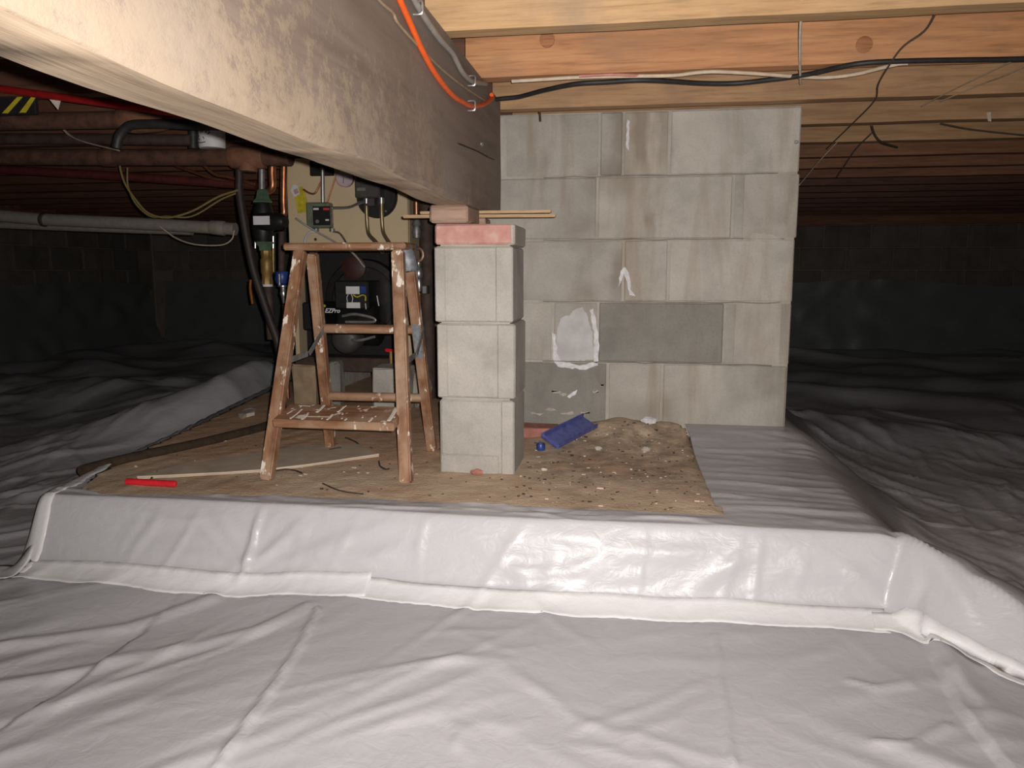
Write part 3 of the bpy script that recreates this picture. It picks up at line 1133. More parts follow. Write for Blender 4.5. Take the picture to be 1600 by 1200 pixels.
tape('seam_tape', [(-1.75, 1.49), (-1.6, 1.50), (-1.5, 1.515), (-1.40, 1.52)], .10, 'crumpled white tape at the left edge, by the step corner', 6, .0046, 50)

# liner hung on the far walls
def wall_liner(axis, pos, a0, a1, top, label, seed):
    n1, n2 = 150, 22
    A, Zz = np.meshgrid(np.linspace(a0, a1, n1), np.linspace(-.2, 1, n2))
    tt = (Zz + .2) / 1.2
    Z = -.20 + tt * (top + .20 + waves(A, A * 0, seed, 5, 2.0, .03))
    off = .03 + np.abs(waves(A, Z * 1.5, seed + 1, 9, .5, .02)) + (1 - tt) ** 2 * .10
    ii = np.arange(n1 * n2).reshape(n2, n1)
    f = np.stack([ii[:-1, :-1].ravel(), ii[:-1, 1:].ravel(), ii[1:, 1:].ravel(), ii[1:, :-1].ravel()], 1).tolist()
    V = np.stack([A.ravel(), (pos - off).ravel(), Z.ravel()], 1) if axis == 'Y' else np.stack([(pos + off).ravel(), A.ravel(), Z.ravel()], 1)
    o0 = np.array([V[:, 0].mean(), V[:, 1].mean(), V[:, 2].min()])
    me = bpy.data.meshes.new('wall_liner')
    me.from_pydata((V - o0).tolist(), [], f)
    me.polygons.foreach_set('use_smooth', [True] * len(me.polygons))
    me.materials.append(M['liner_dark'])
    o = bpy.data.objects.new('wall_liner', me)
    C.objects.link(o)
    o.location = o0
    tag(o, label, 'plastic sheet')


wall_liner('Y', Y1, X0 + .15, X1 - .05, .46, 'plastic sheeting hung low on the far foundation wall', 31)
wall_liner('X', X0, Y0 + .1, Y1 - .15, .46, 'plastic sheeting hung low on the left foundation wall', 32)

# ------------------------------------------------------------------ block wall (chimney base)
WY = 2.59
WX0, WX1 = -.598, .508
ch = thing('block_wall', 'grey concrete block wall, five courses high, under the joists', 'block wall', ((WX0 + WX1) / 2, WY + .3, .0))
WB = .039
CH = (JZ - .001 - WB) / 5
MB().box(WX0 + .006, WX1 - .006, WY + .0025, WY + .60, -.02, JZ - .002).build('mortar', 'mortar', ch)
joints = {  # pixel positions of the upright joints in each course, top first
    0: [937, 974, 1046], 1: [933, 1145], 2: [974, 1044], 3: [864, 934, 1131], 4: [949, 1034]}
for c in range(5):
    z1 = JZ - .001 - c * CH
    z0 = z1 - CH
    pymid = [225, 327, 426, 524, 616][c]
    xs = [WX0] + [at(p, pymid, Y=WY).x for p in joints[c]] + [WX1 + (.004 if c == 1 else 0) - (.004 if c == 4 else 0)]
    if c == 0:
        xs = [WX0, -.43] + xs[1:]
    elif c in (1, 3):
        xs = [WX0, -.52 if c == 1 else -.45] + xs[1:]
    for k in range(len(xs) - 1):
        x0, x1 = xs[k] + .0035, xs[k + 1] - .0035
        zz0, zz1 = z0 + .003, z1 - .003
        if c == 4:
            zz0 = -.01
        d = random.uniform(-.0015, .0025)
        mt = 'block'
        if c == 3 and k == len(xs) - 3:
            mt = 'block_dark'
        if c == 4 and k == 0:
            mt = 'block_dark'
        if (c in (1, 3)) and k == len(xs) - 2:
            # end of a block: flat panel sunk between two ribs
            b = MB()
            b.box(x0, x1, WY + .006 - d, WY + .2, zz0, zz1, .003)
            rib = (x1 - x0) * .16
            b.box(x0, x0 + rib, WY - d, WY + .01, zz0, zz1, .003)
            b.box(x1 - rib, x1, WY - d, WY + .01, zz0, zz1, .003)
            b.build('block', 'block', ch)
        else:
            MB().box(x0, x1, WY - d, WY + .2, zz0, zz1, .0035, .0008).build('block', mt, ch)
    # blocks of the two returns and the back
    for side in (0, 1):
        xx = WX1 if side else WX0
        for (ya, yb) in ((WY + .206, WY + .60),):
            if side:
                MB().box(xx - .19, xx + .002, ya, yb, z0 + .004 if c < 4 else -.01, z1 - .004, .005).build('block', 'block', ch)
            else:
                MB().box(xx - .002, xx + .19, ya, yb, z0 + .004 if c < 4 else -.01, z1 - .004, .005).build('block', 'block', ch)
# tooled mortar proud of the bed joints, ragged
for c in range(1, 5):
    z = JZ - .001 - c * CH
    b = MB()
    pts = []
    x = -.30
    while x < WX1 - .02:
        pts.append(Vector((x, WY - .0005, z + random.uniform(-.002, .002))))
        x += random.uniform(.03, .07)
    b.tube(pts, .004, 6, 2, flat=(.0055, .0016))
    b.build('bed_joint', 'mortar', ch)


def patch(name, pts, mat, parent, t=.003, Y=WY, rag=1.2, seed=1):
    """thin ragged patch of mortar or paint on the wall face"""
    r = random.Random(seed)
    out = []
    n = len(pts)
    for i in range(n):
        a, b = pts[i], pts[(i + 1) % n]
        L = max(1, int(math.hypot(b[0] - a[0], b[1] - a[1]) / 5))
        for k in range(L):
            f = k / L
            out.append((a[0] + (b[0] - a[0]) * f + r.uniform(-rag, rag), a[1] + (b[1] - a[1]) * f + r.uniform(-rag, rag)))
    return MB().prism([at(a, b, Y=Y - t) for a, b in out], (0, t + .0015, 0)).build(name, mat, parent)


PALE = plain('pale_paint_patch', (0.50, 0.485, 0.475), .9, 0, .12, 20)
STAIN = make_block('stained_mortar', (0.30, 0.255, 0.205), .5)
patch('paint_patch', [(871, 566), (869, 525), (876, 498), (890, 492), (899, 482), (910, 479), (918, 495), (925, 520), (927, 562)], PALE, ch, .0018, seed=2)
patch('mortar_smear', [(863, 520), (868, 522), (870, 552), (878, 566), (905, 570), (932, 566), (934, 571), (915, 577), (872, 574), (864, 560)], 'chalk', ch, .0030, seed=3)
patch('mortar_smear', [(922, 486), (927, 483), (934, 515), (936, 545), (933, 568), (927, 566), (929, 530)], 'chalk', ch, .0030, seed=4)
patch('mortar_smear', [(966, 450), (969, 424), (976, 417), (983, 426), (986, 452), (992, 462), (984, 460), (979, 440), (975, 428), (971, 440)], 'chalk', ch, .0026, rag=.8, seed=5)
patch('mortar_smear', [(980, 186), (984, 190), (982, 235), (978, 230)], 'chalk', ch, .0026, rag=.8, seed=6)
patch('mortar_smear', [(886, 620), (896, 612), (903, 609), (900, 617), (890, 622)], 'chalk', ch, .0026, rag=.8, seed=7)
CEM = plain('cement_splash', (0.42, 0.37, 0.32), .9, 0, .25, 40)
for k, (cx, cy_, rx, ry) in enumerate(((868, 612, 6, 3), (880, 617, 5, 2), (838, 646, 9, 4), (860, 641, 7, 4), (886, 645, 8, 3), (915, 644, 6, 2), (940, 602, 3, 2), (930, 612, 4, 2))):
    patch('mortar_smear', [(cx + rx * 1.2 * math.cos(a * .785), cy_ + ry * .55 * math.sin(a * .785)) for a in range(8)], CEM, ch, .0014, rag=2.2, seed=20 + k)
patch('mortar_smear', [(1158, 376), (1168, 368), (1182, 364), (1205, 366), (1224, 374), (1210, 378)], 'mortar', ch, .0050, seed=10)
# nails in the wall
tag(MB().tube([at(843, 172, Y=WY - .012), at(844, 190, Y=WY - .012)], .004, 8, 1).build('hanging_nail', 'rust'), 'rusty nail at the upper left of the block wall', 'nail')
ne = at(1243, 223, Y=WY)
tag(MB().lathe_axis(ne + Vector((0, -.016, 0)), ne + Vector((0, .003, 0)), [(0, .004), (.003, .006), (.006, .006), (.008, .003), (.019, .003)], 10).build('screw', 'zinc'), 'shiny screw at the upper right edge of the block wall', 'screw')

# ------------------------------------------------------------------ pier under the beam
PX0, PX1 = -.519, -.309
PYF = 2.0
pier = thing('block_pier', 'narrow pier of three stacked concrete blocks holding up the beam', 'pier', ((PX0 + PX1) / 2, PYF + .1, 0))
zs = [-.012, .204, .409, .612]
MB().box(PX0 + .012, PX1 - .012, PYF + .012, PYF + .193, -.02, .655).build('mortar', 'mortar', pier)
for k in range(3):
    dx = [.0, .002, -.002][k]
    b = MB()
    b.box(PX0 + dx + (.006 if k == 0 else 0), PX1 + dx + (.002 if k == 1 else 0), PYF + .004, PYF + .205, zs[k] + .001, zs[k + 1] - .002, .006, .001, cuts=0)
    if k > 0:
        # wide flush ribs down both edges of the end face
        b.box(PX0 + dx + .164, PX1 + dx, PYF - .001, PYF + .01, zs[k] + .003, zs[k + 1] - .004, .003)
        b.box(PX0 + dx, PX0 + dx + .028, PYF - .001, PYF + .01, zs[k] + .003, zs[k + 1] - .004, .003)
    else:
        b.box(PX0 + .176, PX1, PYF - .001, PYF + .01, zs[k] + .003, zs[k + 1] - .004, .003)
        b.box(PX0 + .006, PX0 + .170, PYF - .001, PYF + .01, -.012, .05, .004)
    b.build('concrete_block', 'block_clean' if k == 1 else 'block_plain', pier)
MB().box(PX0 + .0, PX1 - .004, PYF - .002, PYF + .10, .614, .667, .005, .0012).build('brick', 'brick_cap', pier)
MB().box(PX0 + .004, PX1 - .002, PYF + .105, PYF + .203, .614, .667, .005, .0012).build('brick', 'brick_cap', pier)
MB().box(PX1 - .018, PX1 + .003, PYF + .0, PYF + .2, .613, .666, .004, .001).build('mortar_edge', 'mortar', pier)
# shims between pier and beam
a = at(671, 330, Y=1.945); b_ = at(728, 330, Y=1.945)
tag(MB().box(a.x, b_.x + .004, 1.945, 2.098, .668, .711, .005, .001, rot=(0, 0, 0)).build('wood_shim', 'shim'), 'chunky weathered wood block wedged between pier and beam', 'wood block')
tag(MB().box(-.505, -.405, 2.112, 2.19, .668, .690, .003).build('wood_shim', 'shim'), 'flat wood shim behind the chunky block on the pier', 'shim')
p0 = at(632, 329, Y=2.135); p1 = at(868, 329, Y=2.135)
b = MB()
b.bar((p0.x, 2.13, .6965), (p1.x, 2.14, .6955), .026, .0085, (0, 1, 0), .0015)
l1 = b.build('lath_strip', 'lath')
tag(l1, 'thin wooden lath sticking out right of the pier, lower of two', 'lath', 'laths on the pier')
b = MB()
b.bar((p0.x + .05, 2.125, .7060), (p1.x - .012, 2.135, .7065), .022, .0075, (0, 1, 0), .0015)
tag(b.build('lath_strip', 'lath'), 'thin wooden lath sticking out right of the pier, upper of two', 'lath', 'laths on the pier')

# ------------------------------------------------------------------ step ladder
TY = 2.035
fl0 = at(417, 752, Z=0); fr0 = at(635, 757, Z=0)
tl = at(470, 392, Y=TY - .03); tr = at(622, 392, Y=TY - .03)
lad = thing('step_ladder', 'low paint-spattered wooden step ladder left of the block pier', 'ladder', ((fl0.x + fr0.x) / 2, TY, 0))
lw, lt = .040, .021
for (f, t) in ((fl0, tl), (fr0, tr)):
    f = Vector((f.x, f.y, 0.004))
    MB().bar(f, t, .032, .030, (1, 0, 0), .004).build('front_leg', 'ladder', lad)
# rear legs
rl0 = at(517, 700, Z=0.0); rl1 = at(488, 396, Y=TY + .03)
rr1 = at(638, 396, Y=TY + .03)
rr0 = Vector((rl0.x + (rr1.x - rl1.x) + .045, rl0.y + .01, 0))
rl0 = Vector((rl0.x, rl0.y, .004)); rr0.z = .004
for f, t in ((rl0, rl1), (rr0, rr1)):
    MB().bar(f, t, .029, .030, (1, 0, 0), .004).build('rear_leg', 'ladder', lad)


def on(a, b, z):
    return a.lerp(b, (z - a.z) / (b.z - a.z))


# top cap
a = at(456, 386, Y=TY); b_ = at(640, 386, Y=TY)
top_z = .607
MB().box(a.x - .002, b_.x + .004, TY - .055, TY + .055, top_z - .006, top_z + .014, .005, .0006, rot=(0, 0, .0)).build('top_cap', 'ladder_x', lad)
# rungs of the rear frame
for z in (at(575, 515, Y=2.10).z, at(600, 620, Y=2.19).z):
    q0, q1 = on(rl0, rl1, z), on(rr0, rr1, z)
    ex = (q1 - q0).normalized() * .006
    MB().cyl(q0 - ex, q1 + ex, .0135, 14, .002).build('rung', 'ladder_x', lad)
# single wide step in the front frame, worn and tilted
zt_ = .165
q0, q1 = on(fl0, tl, zt_), on(fr0, tr, zt_)
sb = MB()
sy0, sy1 = q0.y - .045, q0.y + .055
x0, x1 = q0.x + .008, q1.x - .008
sb.box(x0, x1, -.058, .058, -.012, .012, .004, .0006)
for v in sb.bm.verts:
    y_, z_ = v.co.y, v.co.z
    a_ = .20
    v.co.y = y_ * math.cos(a_) - z_ * math.sin(a_) + q0.y + .012
    v.co.z = y_ * math.sin(a_) + z_ * math.cos(a_) + zt_
step = sb.build('step', 'ladder_x', lad)
# paint drips on the step
sp = MB()
def on_step(u, v):      # u 0..1 across, v -1..1 front to back
    a_ = .20
    y_, z_ = v * .054, .0128
    return Vector((x0 + (x1 - x0) * u, y_ * math.cos(a_) - z_ * math.sin(a_) + q0.y + .012, y_ * math.sin(a_) + z_ * math.cos(a_) + zt_))
for (u0, v0, u1, v1, w) in ((.25, -.95, .25, -.3, .004), (.25, -.6, .46, -.55, .003), (.455, -.9, .455, -.25, .004), (.31, .0, .31, .9, .005), (.80, -.95, .80, -.5, .004), (.15, -.9, .16, .3, .003), (.95, -.8, .93, .8, .006), (.48, .1, .49, .8, .004), (.08, -.3, .09, .1, .003), (.60, -.9, .60, -.7, .003), (.1, .8, .2, .75, .003)):
    sp.tube([on_step(u0, v0), on_step((u0 + u1) / 2 + .004, (v0 + v1) / 2), on_step(u1, v1)], w, 6, 3, flat=(w * .9, .0009))
for _ in range(14):
    u = random.random(); v = random.uniform(-.95, .95)
    p = on_step(u, v)
    sp.tube([p, p + Vector((.0015, .004, .0009))], .0016, 5, 1, flat=(.0016, .001))
po = sp.build('paint_splatter', 'paint', lad)
po['kind'] = 'stuff'
# spreader braces of steel
for k, (A, B, Cc, D) in enumerate(((fl0, tl, rl0, rl1), (fr0, tr, rr0, rr1))):
    pa, pb = on(A, B, .31), on(Cc, D, .385)
    mid = (pa + pb) / 2 + Vector((0, 0, -.03))
    s_ = .014 if k == 0 else .014
    off = Vector((s_, 0, 0))
    g = MB()
    g.bar(pa + off, mid + off, .003, .016, (1, 0, 0), .001)
    g.bar(mid + off * 1.3, pb + off * 1.3, .003, .016, (1, 0, 0), .001)
    g.build('spreader_brace', 'dull_steel', lad)
# grey tape wound round the right hinge
h0 = at(637, 398, Y=TY + .012)
g = MB()
g.lathe_axis(h0 + Vector((.004, 0, -.045)), h0 + Vector((-.006, 0, .022)), [(0, .019), (.008, .024), (.03, .026), (.05, .023), (.066, .018)], 14)
for v in g.bm.verts:
    v.co += Vector((random.uniform(-.0025, .0025), random.uniform(-.0025, .0025), random.uniform(-.002, .002)))
g.build('duct_tape', 'duct_tape', lad)
q = on(rr0, rr1, .335)
g = MB()
g.bar(on(rr0, rr1, .30), on(rr0, rr1, .40), .0235, .0365, (1, 0, 0), .003)
g.build('duct_tape', 'duct_tape', lad)

# ------------------------------------------------------------------ boiler
BY = 3.25
A = at(446, 252, Y=BY); B = at(638, 385, Y=BY)
bx0, bx1 = A.x, B.x
bz_top = at(500, 246, Y=BY).z
bz_mid = at(560, 385, Y=BY).z
bz_bot = .165
boiler = thing('boiler', 'tan jacketed oil boiler with black burner behind the step ladder', 'boiler', ((bx0 + bx1) / 2, BY + .3, 0))


def fb(px, py, d=0.0):
    p = at(px, py, Y=BY)
    return Vector((p.x, BY - d, p.z))


jk = MB()
jk.box(bx0, bx1, BY, BY + .02, bz_mid, bz_top, .004)
jk.box(bx0, bx0 + .02, BY + .021, BY + .65, bz_bot, bz_top, .004)
jk.box(bx1 - .02, bx1, BY + .021, BY + .65, bz_bot, bz_top, .004)
jk.box(bx0 + .021, bx1 - .021, BY + .021, BY + .65, bz_top - .02, bz_top, .004)
jk.box(bx0 + .021, bx1 - .021, BY + .62, BY + .65, bz_bot, bz_top - .021, .002)
jk.build('jacket', 'cream', boiler)
MB().box(bx0 + .022, bx1 - .022, BY + .10, BY + .60, bz_bot, bz_top - .03, .004).build('firebox', 'soot', boiler)
MB().box(bx0 + .0, bx1 - .0, BY + .01, BY + .63, .10, bz_bot - .001, .004).build('base', 'iron_dark', boiler)
# mounting plate with round rim
cpl = fb(560, 470)
rim = MB()
rim.lathe_axis(Vector((cpl.x, BY + .098, cpl.z)), Vector((cpl.x, BY + .06, cpl.z)), [(0, .185), (.02, .185), (.032, .178), (.034, .150), (.026, .146)], 40)
rim.build('burner_plate', 'black', boiler)
hb = fb(545, 418)
MB().lathe_axis(Vector((hb.x, BY + .07, hb.z)), Vector((hb.x, BY + .05, hb.z)), [(0, .055), (.012, .055), (.02, .04)], 24).build('sight_door', plain('dark_red_iron', (.05, .014, .01), .6), boiler)
# oil burner
bu = MB()
c1 = fb(575, 505)
bu.lathe_axis(Vector((c1.x + .06, BY - .01, c1.z)), Vector((c1.x - .12, BY - .01, c1.z)), [(0, .085), (.01, .098), (.15, .098), (.165, .09), (.18, .07)], 32)
bu.cyl(Vector((c1.x - .03, BY - .02, c1.z)), Vector((c1.x - .03, BY + .09, c1.z)), .06, 20)
burner = bu.build('burner', 'black', boiler)
mo = MB()
c2 = fb(562, 525)
mo.lathe_axis(Vector((c2.x, BY - .11, c2.z)), Vector((c2.x, BY - .20, c2.z)), [(0, .062), (.06, .062), (.075, .052), (.084, .03)], 24)
mo.build('motor', 'charcoal', burner)
tr_ = fb(556, 465)
MB().box(tr_.x - .05, tr_.x + .10, BY - .12, BY + .05, tr_.z - .045, tr_.z + .075, .006).build('ignition_box', 'black', burner)
cb0, cb1 = fb(497, 470), fb(531, 512)
ctl = MB().box(cb0.x, cb1.x, BY - .17, BY - .02, cb1.z, cb0.z, .006).build('control_box', 'black', burner)


def decal(parent, x0, x1, z0, z1, y, mat, name='label', t=.0015):
    return MB().box(x0, x1, y - t, y, z0, z1).build(name, mat, parent)


def fy(px, py, Y):
    return at(px, py, Y=Y)


Yf = BY - .121
p, q = fy(540.5, 447.5, Yf), fy(562, 459.5, Yf)
decal(burner, p.x, q.x, q.z, p.z, Yf, 'label')
p, q = fy(563, 447.5, Yf), fy(572, 458, Yf)
decal(burner, p.x, q.x, q.z, p.z, Yf, 'blue_dark')
p, q = fy(541.5, 472.5, Yf), fy(563, 481.5, Yf)
decal(burner, p.x, q.x, q.z, p.z, Yf, 'label')
for (pts, mt, r) in (([(544, 460), (542, 465), (543, 472)], 'label', .0016), ([(549, 460), (551, 466), (550, 473)], 'label', .0016),
                     ([(552, 461), (558, 464), (566, 461), (571, 463), (571, 470)], 'yellow', .0028), ([(571, 474), (572, 483)], 'label', .002), ([(589, 462), (592, 478)], 'label', .0022)):
    MB().tube([fy(a, b, Yf - .006) for a, b in pts], r, 7, 4).build('burner_wire', mt, burner)
# feet / bright bits under the burner
for pts, w, mt in (([(522, 528), (526, 543)], .012, 'zinc'),):
    MB().bar(fy(*pts[0], BY - .15), fy(*pts[1], BY - .15), w, .006, (1, 0, 0), .001).build('bracket', mt, burner)
MB().tube([fy(535, 494, BY - .19), fy(555, 491, BY - .2), fy(583, 497, BY - .19), fy(582, 503, BY - .19), fy(540, 503, BY - .19)], .006, 8, 4).build('motor_band', 'dull_steel', burner)
MB().tube([fy(540, 529, BY - .17), fy(560, 532, BY - .2), fy(586, 526, BY - .17)], .006, 8, 4).build('motor_band', 'dull_steel', burner)


def lettering(text, px, py, Y, size, mat, parent, shear=.25, name='lettering', bold=.0):
    cu = bpy.data.curves.new('txt', 'FONT')
    cu.body = text
    cu.size = size
    cu.shear = shear
    cu.extrude = .0006
    cu.offset = bold
    cu.align_x = 'LEFT'
    to = bpy.data.objects.new('txt', cu)
    C.objects.link(to)
    bpy.context.view_layer.update()
    me = bpy.data.meshes.new_from_object(to.evaluated_get(bpy.context.evaluated_depsgraph_get()))
    bpy.data.objects.remove(to)
    p = at(px, py, Y=Y)
    me.transform(Matrix.Rotation(math.pi / 2, 4, 'X'))
    me.materials.clear()
    me.materials.append(M[mat])
    o = bpy.data.objects.new(name, me)
    C.objects.link(o)
    o.parent = parent
    o.location = p - ORG[parent.name]
    return o


lettering('EZPro', 507.5, 488.5, BY - .1712, .0255, 'label', boiler, .3, bold=.0005)
p = fy(507, 478, BY - .171)
MB().lathe_axis(p + Vector((0, .001, 0)), p + Vector((0, -.001, 0)), [(0, .0055), (.002, .0055)], 12).build('emblem', 'yellow', boiler)

# aquastat control box on the panel
p, q = fy(485.5, 318, BY), fy(522, 357, BY)
aq = MB().box(p.x, q.x, BY - .055, BY, q.z, p.z, .005).build('junction_box', 'green_grey', boiler)
p, q = fy(488.5, 322.5, BY - .055), fy(516.5, 352, BY - .055)
decal(aq, p.x, q.x, q.z, p.z, BY - .0555, 'soot', 'cover_label', .001)
for (x0_, y0_, x1_, y1_, mt) in ((489.5, 325, 498, 328, 'label'), (505, 325, 514.5, 328.2, 'red_label'), (508.5, 342.5, 514, 345, 'label')):
    p, q = fy(x0_, y0_, BY - .0566), fy(x1_, y1_, BY - .0566)
    decal(aq, p.x, q.x, q.z, p.z, BY - .0567, mt, 'print', .0006)
p = fy(496, 346, BY - .0566)
MB().lathe_axis(p, p + Vector((0, -.002, 0)), [(0, .008), (.002, .008)], 14).build('dial', 'dull_steel', aq)
p, q = fy(517.2, 324, BY - .055), fy(520.5, 350, BY - .055)
MB().box(p.x, q.x, BY - .062, BY - .0555, q.z, p.z, .001).build('edge_strip', 'zinc', aq)
for cx in (494, 519):
    a, b_ = fy(cx, 357, BY - .03), fy(cx, 362, BY - .03)
    MB().cyl(a, b_, .012, 14).build('cable_clamp', 'dull_steel', aq)
# conduit from the junction box upwards and to the limit control
MB().cyl(fy(504.5, 318, BY - .03), fy(504, 262, BY - .03), .0088, 14).build('conduit', 'zinc', boiler)
MB().tube([fy(521, 325, BY - .03), fy(545, 324, BY - .03), fy(562, 317, BY - .05), fy(572, 314, BY - .06)], .0065, 10, 5).build('conduit', 'zinc', boiler)
p, q = fy(486, 252, BY), fy(523, 275, BY)
MB().box(p.x, q.x, BY - .02, BY, q.z, p.z, .003).build('relay_box', 'black', boiler)
# pressure gauge
p = fy(538, 278, BY - .03)
gg = MB().lathe_axis(p + Vector((0, .03, 0)), p + Vector((0, -.004, 0)), [(0, .03), (.012, .038), (.031, .039), (.034, .035)], 28).build('gauge', 'mauve', boiler)
MB().lathe_axis(p + Vector((0, -.0035, 0)), p + Vector((0, -.0055, 0)), [(0, .034), (.002, .034)], 28).build('gauge_face', 'gauge', gg)
MB().bar(p + Vector((-.001, -.0062, .004)), p + Vector((-.003, -.0062, -.022)), .002, .001, (1, 0, 0)).build('needle', 'ink', gg)
MB().tube([fy(526, 272, BY - .015), fy(520, 290, BY - .012), fy(511, 318, BY - .012)], .0035, 8, 4).build('capillary_tube', 'copper', boiler)
MB().tube([fy(505, 278, BY - .015), fy(498, 292, BY - .012), fy(492, 302, BY - .012), fy(484, 302, BY - .012), fy(474, 296, BY - .012)], .0045, 8, 4).build('capillary_tube', 'copper', boiler)
# round black flue cover with limit control in front
p = fy(590, 308, BY)
fc_ = MB().lathe_axis(p, p + Vector((0, -.02, 0)), [(0, .090), (.014, .090), (.02, .085)], 36).build('round_cover', 'black', boiler)
p, q = fy(553, 266, BY - .085), fy(593, 309, BY - .085)
MB().box(p.x, q.x, BY - .085, BY - .021, q.z, p.z, .006).build('limit_control', 'charcoal', fc_)
p, q = fy(576, 308, BY), fy(592, 324, BY)
MB().box(p.x, q.x, BY - .06, BY - .021, q.z, p.z, .004).build('limit_wiring_box', 'charcoal', fc_)
p, q = fy(557.5, 293.5, BY - .086), fy(571, 298, BY - .086)
decal(fc_, p.x, q.x, q.z, p.z, BY - .0855, plain('faded_print', (.17, .16, .15), .6), 'nameplate', .001)
p = fy(603, 330, BY - .02)
MB().lathe_axis(p, p + Vector((0, -.004, 0)), [(0, .005), (.004, .004)], 10).build('screw', 'zinc', fc_)
for cx, bx_ in ((572.5, 588), (596, 608)):
    MB().tube([fy(cx, 314, BY - .05), fy(cx + .5, 335, BY - .05), fy(cx + 2, 358, BY - .05), fy(cx + 5, 368, BY - .06), fy(bx_, 379, BY - .08), fy(bx_ + 10, 395, BY - .10)], .0085, 12, 5).build('conduit_elbow', 'bronze_pipe', boiler)
    MB().cyl(fy(cx, 309, BY - .05), fy(cx, 318, BY - .05), .0125, 12).build('connector', 'zinc', boiler)
# whips leaving the junction box
MB().tube([fy(492, 362, BY - .03), fy(484, 363, BY - .05), fy(478, 371, BY - .08), fy(476, 384, BY - .1), fy(476, 400, BY - .1)], .005, 10, 5).build('flexible_whip', 'label', boiler)
MB().tube([fy(521, 362, BY - .03), fy(530, 364, BY - .05), fy(538, 374, BY - .07), fy(548, 392, BY - .09), fy(568, 414, BY - .1)], .0045, 10, 5).build('flexible_whip', 'zinc', boiler)
MB().tube([fy(462, 341, BY - .15), fy(478, 352, BY - .12), fy(500, 365, BY - .10), fy(530, 382, BY - .10), fy(552, 396, BY - .10), fy(570, 418, BY - .1)], .0042, 8, 5).build('flexible_whip', 'grey_cable', boiler)
p = fy(493, 374, BY)
MB().lathe_axis(p + Vector((0, .002, 0)), p + Vector((0, -.003, 0)), [(0, .007), (.005, .006)], 14).build('hole_plug', 'iron_dark', boiler)
# yellow service tag
tg = MB().prism([fy(a, b, BY - .012) for a, b in ((458, 296), (471, 291), (476, 299), (483, 331), (465, 333), (461, 310))], (0, .003, 0)).build('service_tag', 'yellow', boiler)
MB().prism([fy(a, b, BY - .0155) for a, b in ((454, 298), (458, 288), (465, 290), (468, 303), (460, 308))], (0, .003, 0)).build('tag_label', 'label', tg)
MB().prism([fy(a, b, BY - .0175) for a, b in ((458, 297), (464, 294), (467, 301), (461, 304))], (0, .0016, 0)).build('tag_print', 'mauve', tg)

# blocks and odds and ends round the boiler foot
def small_block(px0, py0, px1, py1, Y, depth, mat, label, name='concrete_block', cat='block'):
    p, q = at(px0, py0, Y=Y), at(px1, py1, Y=Y)
    return tag(MB().box(p.x, q.x, Y, Y + depth, .001, max(p.z, .03), .008, .003, cuts=1).build(name, mat), label, cat)


small_block(580, 574, 638, 606, 2.86, .12, 'block', 'rough grey block lying on the dirt behind the right ladder leg')
tan = plain('tan_block', (.33, .24, .145), .9, 0, .2, 20, .3)
small_block(455, 570, 492, 606, 2.93, .12, tan, 'tan block standing on the dirt behind the left ladder leg')
small_block(512, 566, 531, 600, 2.95, .06, M['block_dark'], 'small grey block below the burner, between the ladder rungs')
for s in (0, 1):
    xx = bx0 + .01 if not s else bx1 - .15
    MB().box(xx, xx + .14, BY + .03, BY + .60, -.005, .099, .006).build('footing_block', 'block', boiler)
# red-handled valve by the foot
vp = at(611, 549, Y=3.04)
rv = thing('oil_valve', 'small oil valve with a bright red handle at the boiler foot', 'valve', (vp.x, 3.04, 0))
MB().tube([Vector((vp.x, 3.04, .001)), Vector((vp.x, 3.04, vp.z))], .009, 10, 1).build('riser', 'brass', rv)
MB().bar(vp + Vector((-.026, 0, .006)), vp + Vector((.026, -.006, .0)), .014, .012, (0, 0, 1), .004).build('handle', 'red_plastic', rv)
# grey rag-like lump right of the ladder
lump = MB()
bmesh.ops.create_icosphere(lump.bm, subdivisions=3, radius=1)
c = at(656, 566, Y=2.98)
for v in lump.bm.verts:
    k = 1 + .18 * math.sin(v.co.x * 5 + v.co.z * 3) * math.cos(v.co.y * 4) + random.uniform(-.03, .03)
    v.co = Vector((c.x + v.co.x * .045 * k, 2.98 + v.co.y * .06 * k, .075 + v.co.z * .072 * k))
lump.smooth = True
tag(lump.build('rubble_lump', 'block'), 'rounded grey lump of rubble between the ladder and the pier', 'rubble')

# ------------------------------------------------------------------ circulator riser left of the boiler
CYY = 3.02
cp = thing('circulator_pump', 'black circulator pump between green flanges on a vertical pipe', 'pump', (at(415, 400, Y=CYY).x, CYY, at(415, 530, Y=CYY).z))


def fc3(px, py, d=0.0):
    p = at(px, py, Y=CYY)
    return Vector((p.x, CYY - d, p.z))


MB().cyl(fc3(409, 264), fc3(409, 300), .013, 14).build('pipe', 'dull_steel', cp)
MB().lathe_axis(fc3(410, 296), fc3(410, 318), [(0, .017), (.006, .024), (.036, .030), (.048, .042), (.054, .042)], 6).build('flange', 'green', cp)
pm = MB()
pm.lathe_axis(fc3(411, 318), fc3(411, 382), [(0, .030), (.03, .04), (.08, .045), (.13, .04), (.16, .03)], 18)
vol = pm.build('volute', 'black', cp)
MB().lathe_axis(fc3(405, 347, .02), fc3(462, 348, .06), [(0, .030), (.02, .036), (.09, .036), (.13, .032), (.145, .022)], 20).build('motor', 'black', cp)
p, q = fc3(411, 340), fc3(436.5, 353)
decal(cp, p.x, q.x, q.z, p.z, CYY - .083, 'label', 'rating_label', .002)
MB().lathe_axis(fc3(414, 378), fc3(414, 392), [(0, .040), (.006, .042), (.02, .028), (.036, .026)], 6).build('flange', 'green', cp)
for bx_ in (399, 427):
    MB().cyl(fc3(bx_, 369), fc3(bx_, 388), .004, 8).build('flange_bolt', 'zinc', cp)
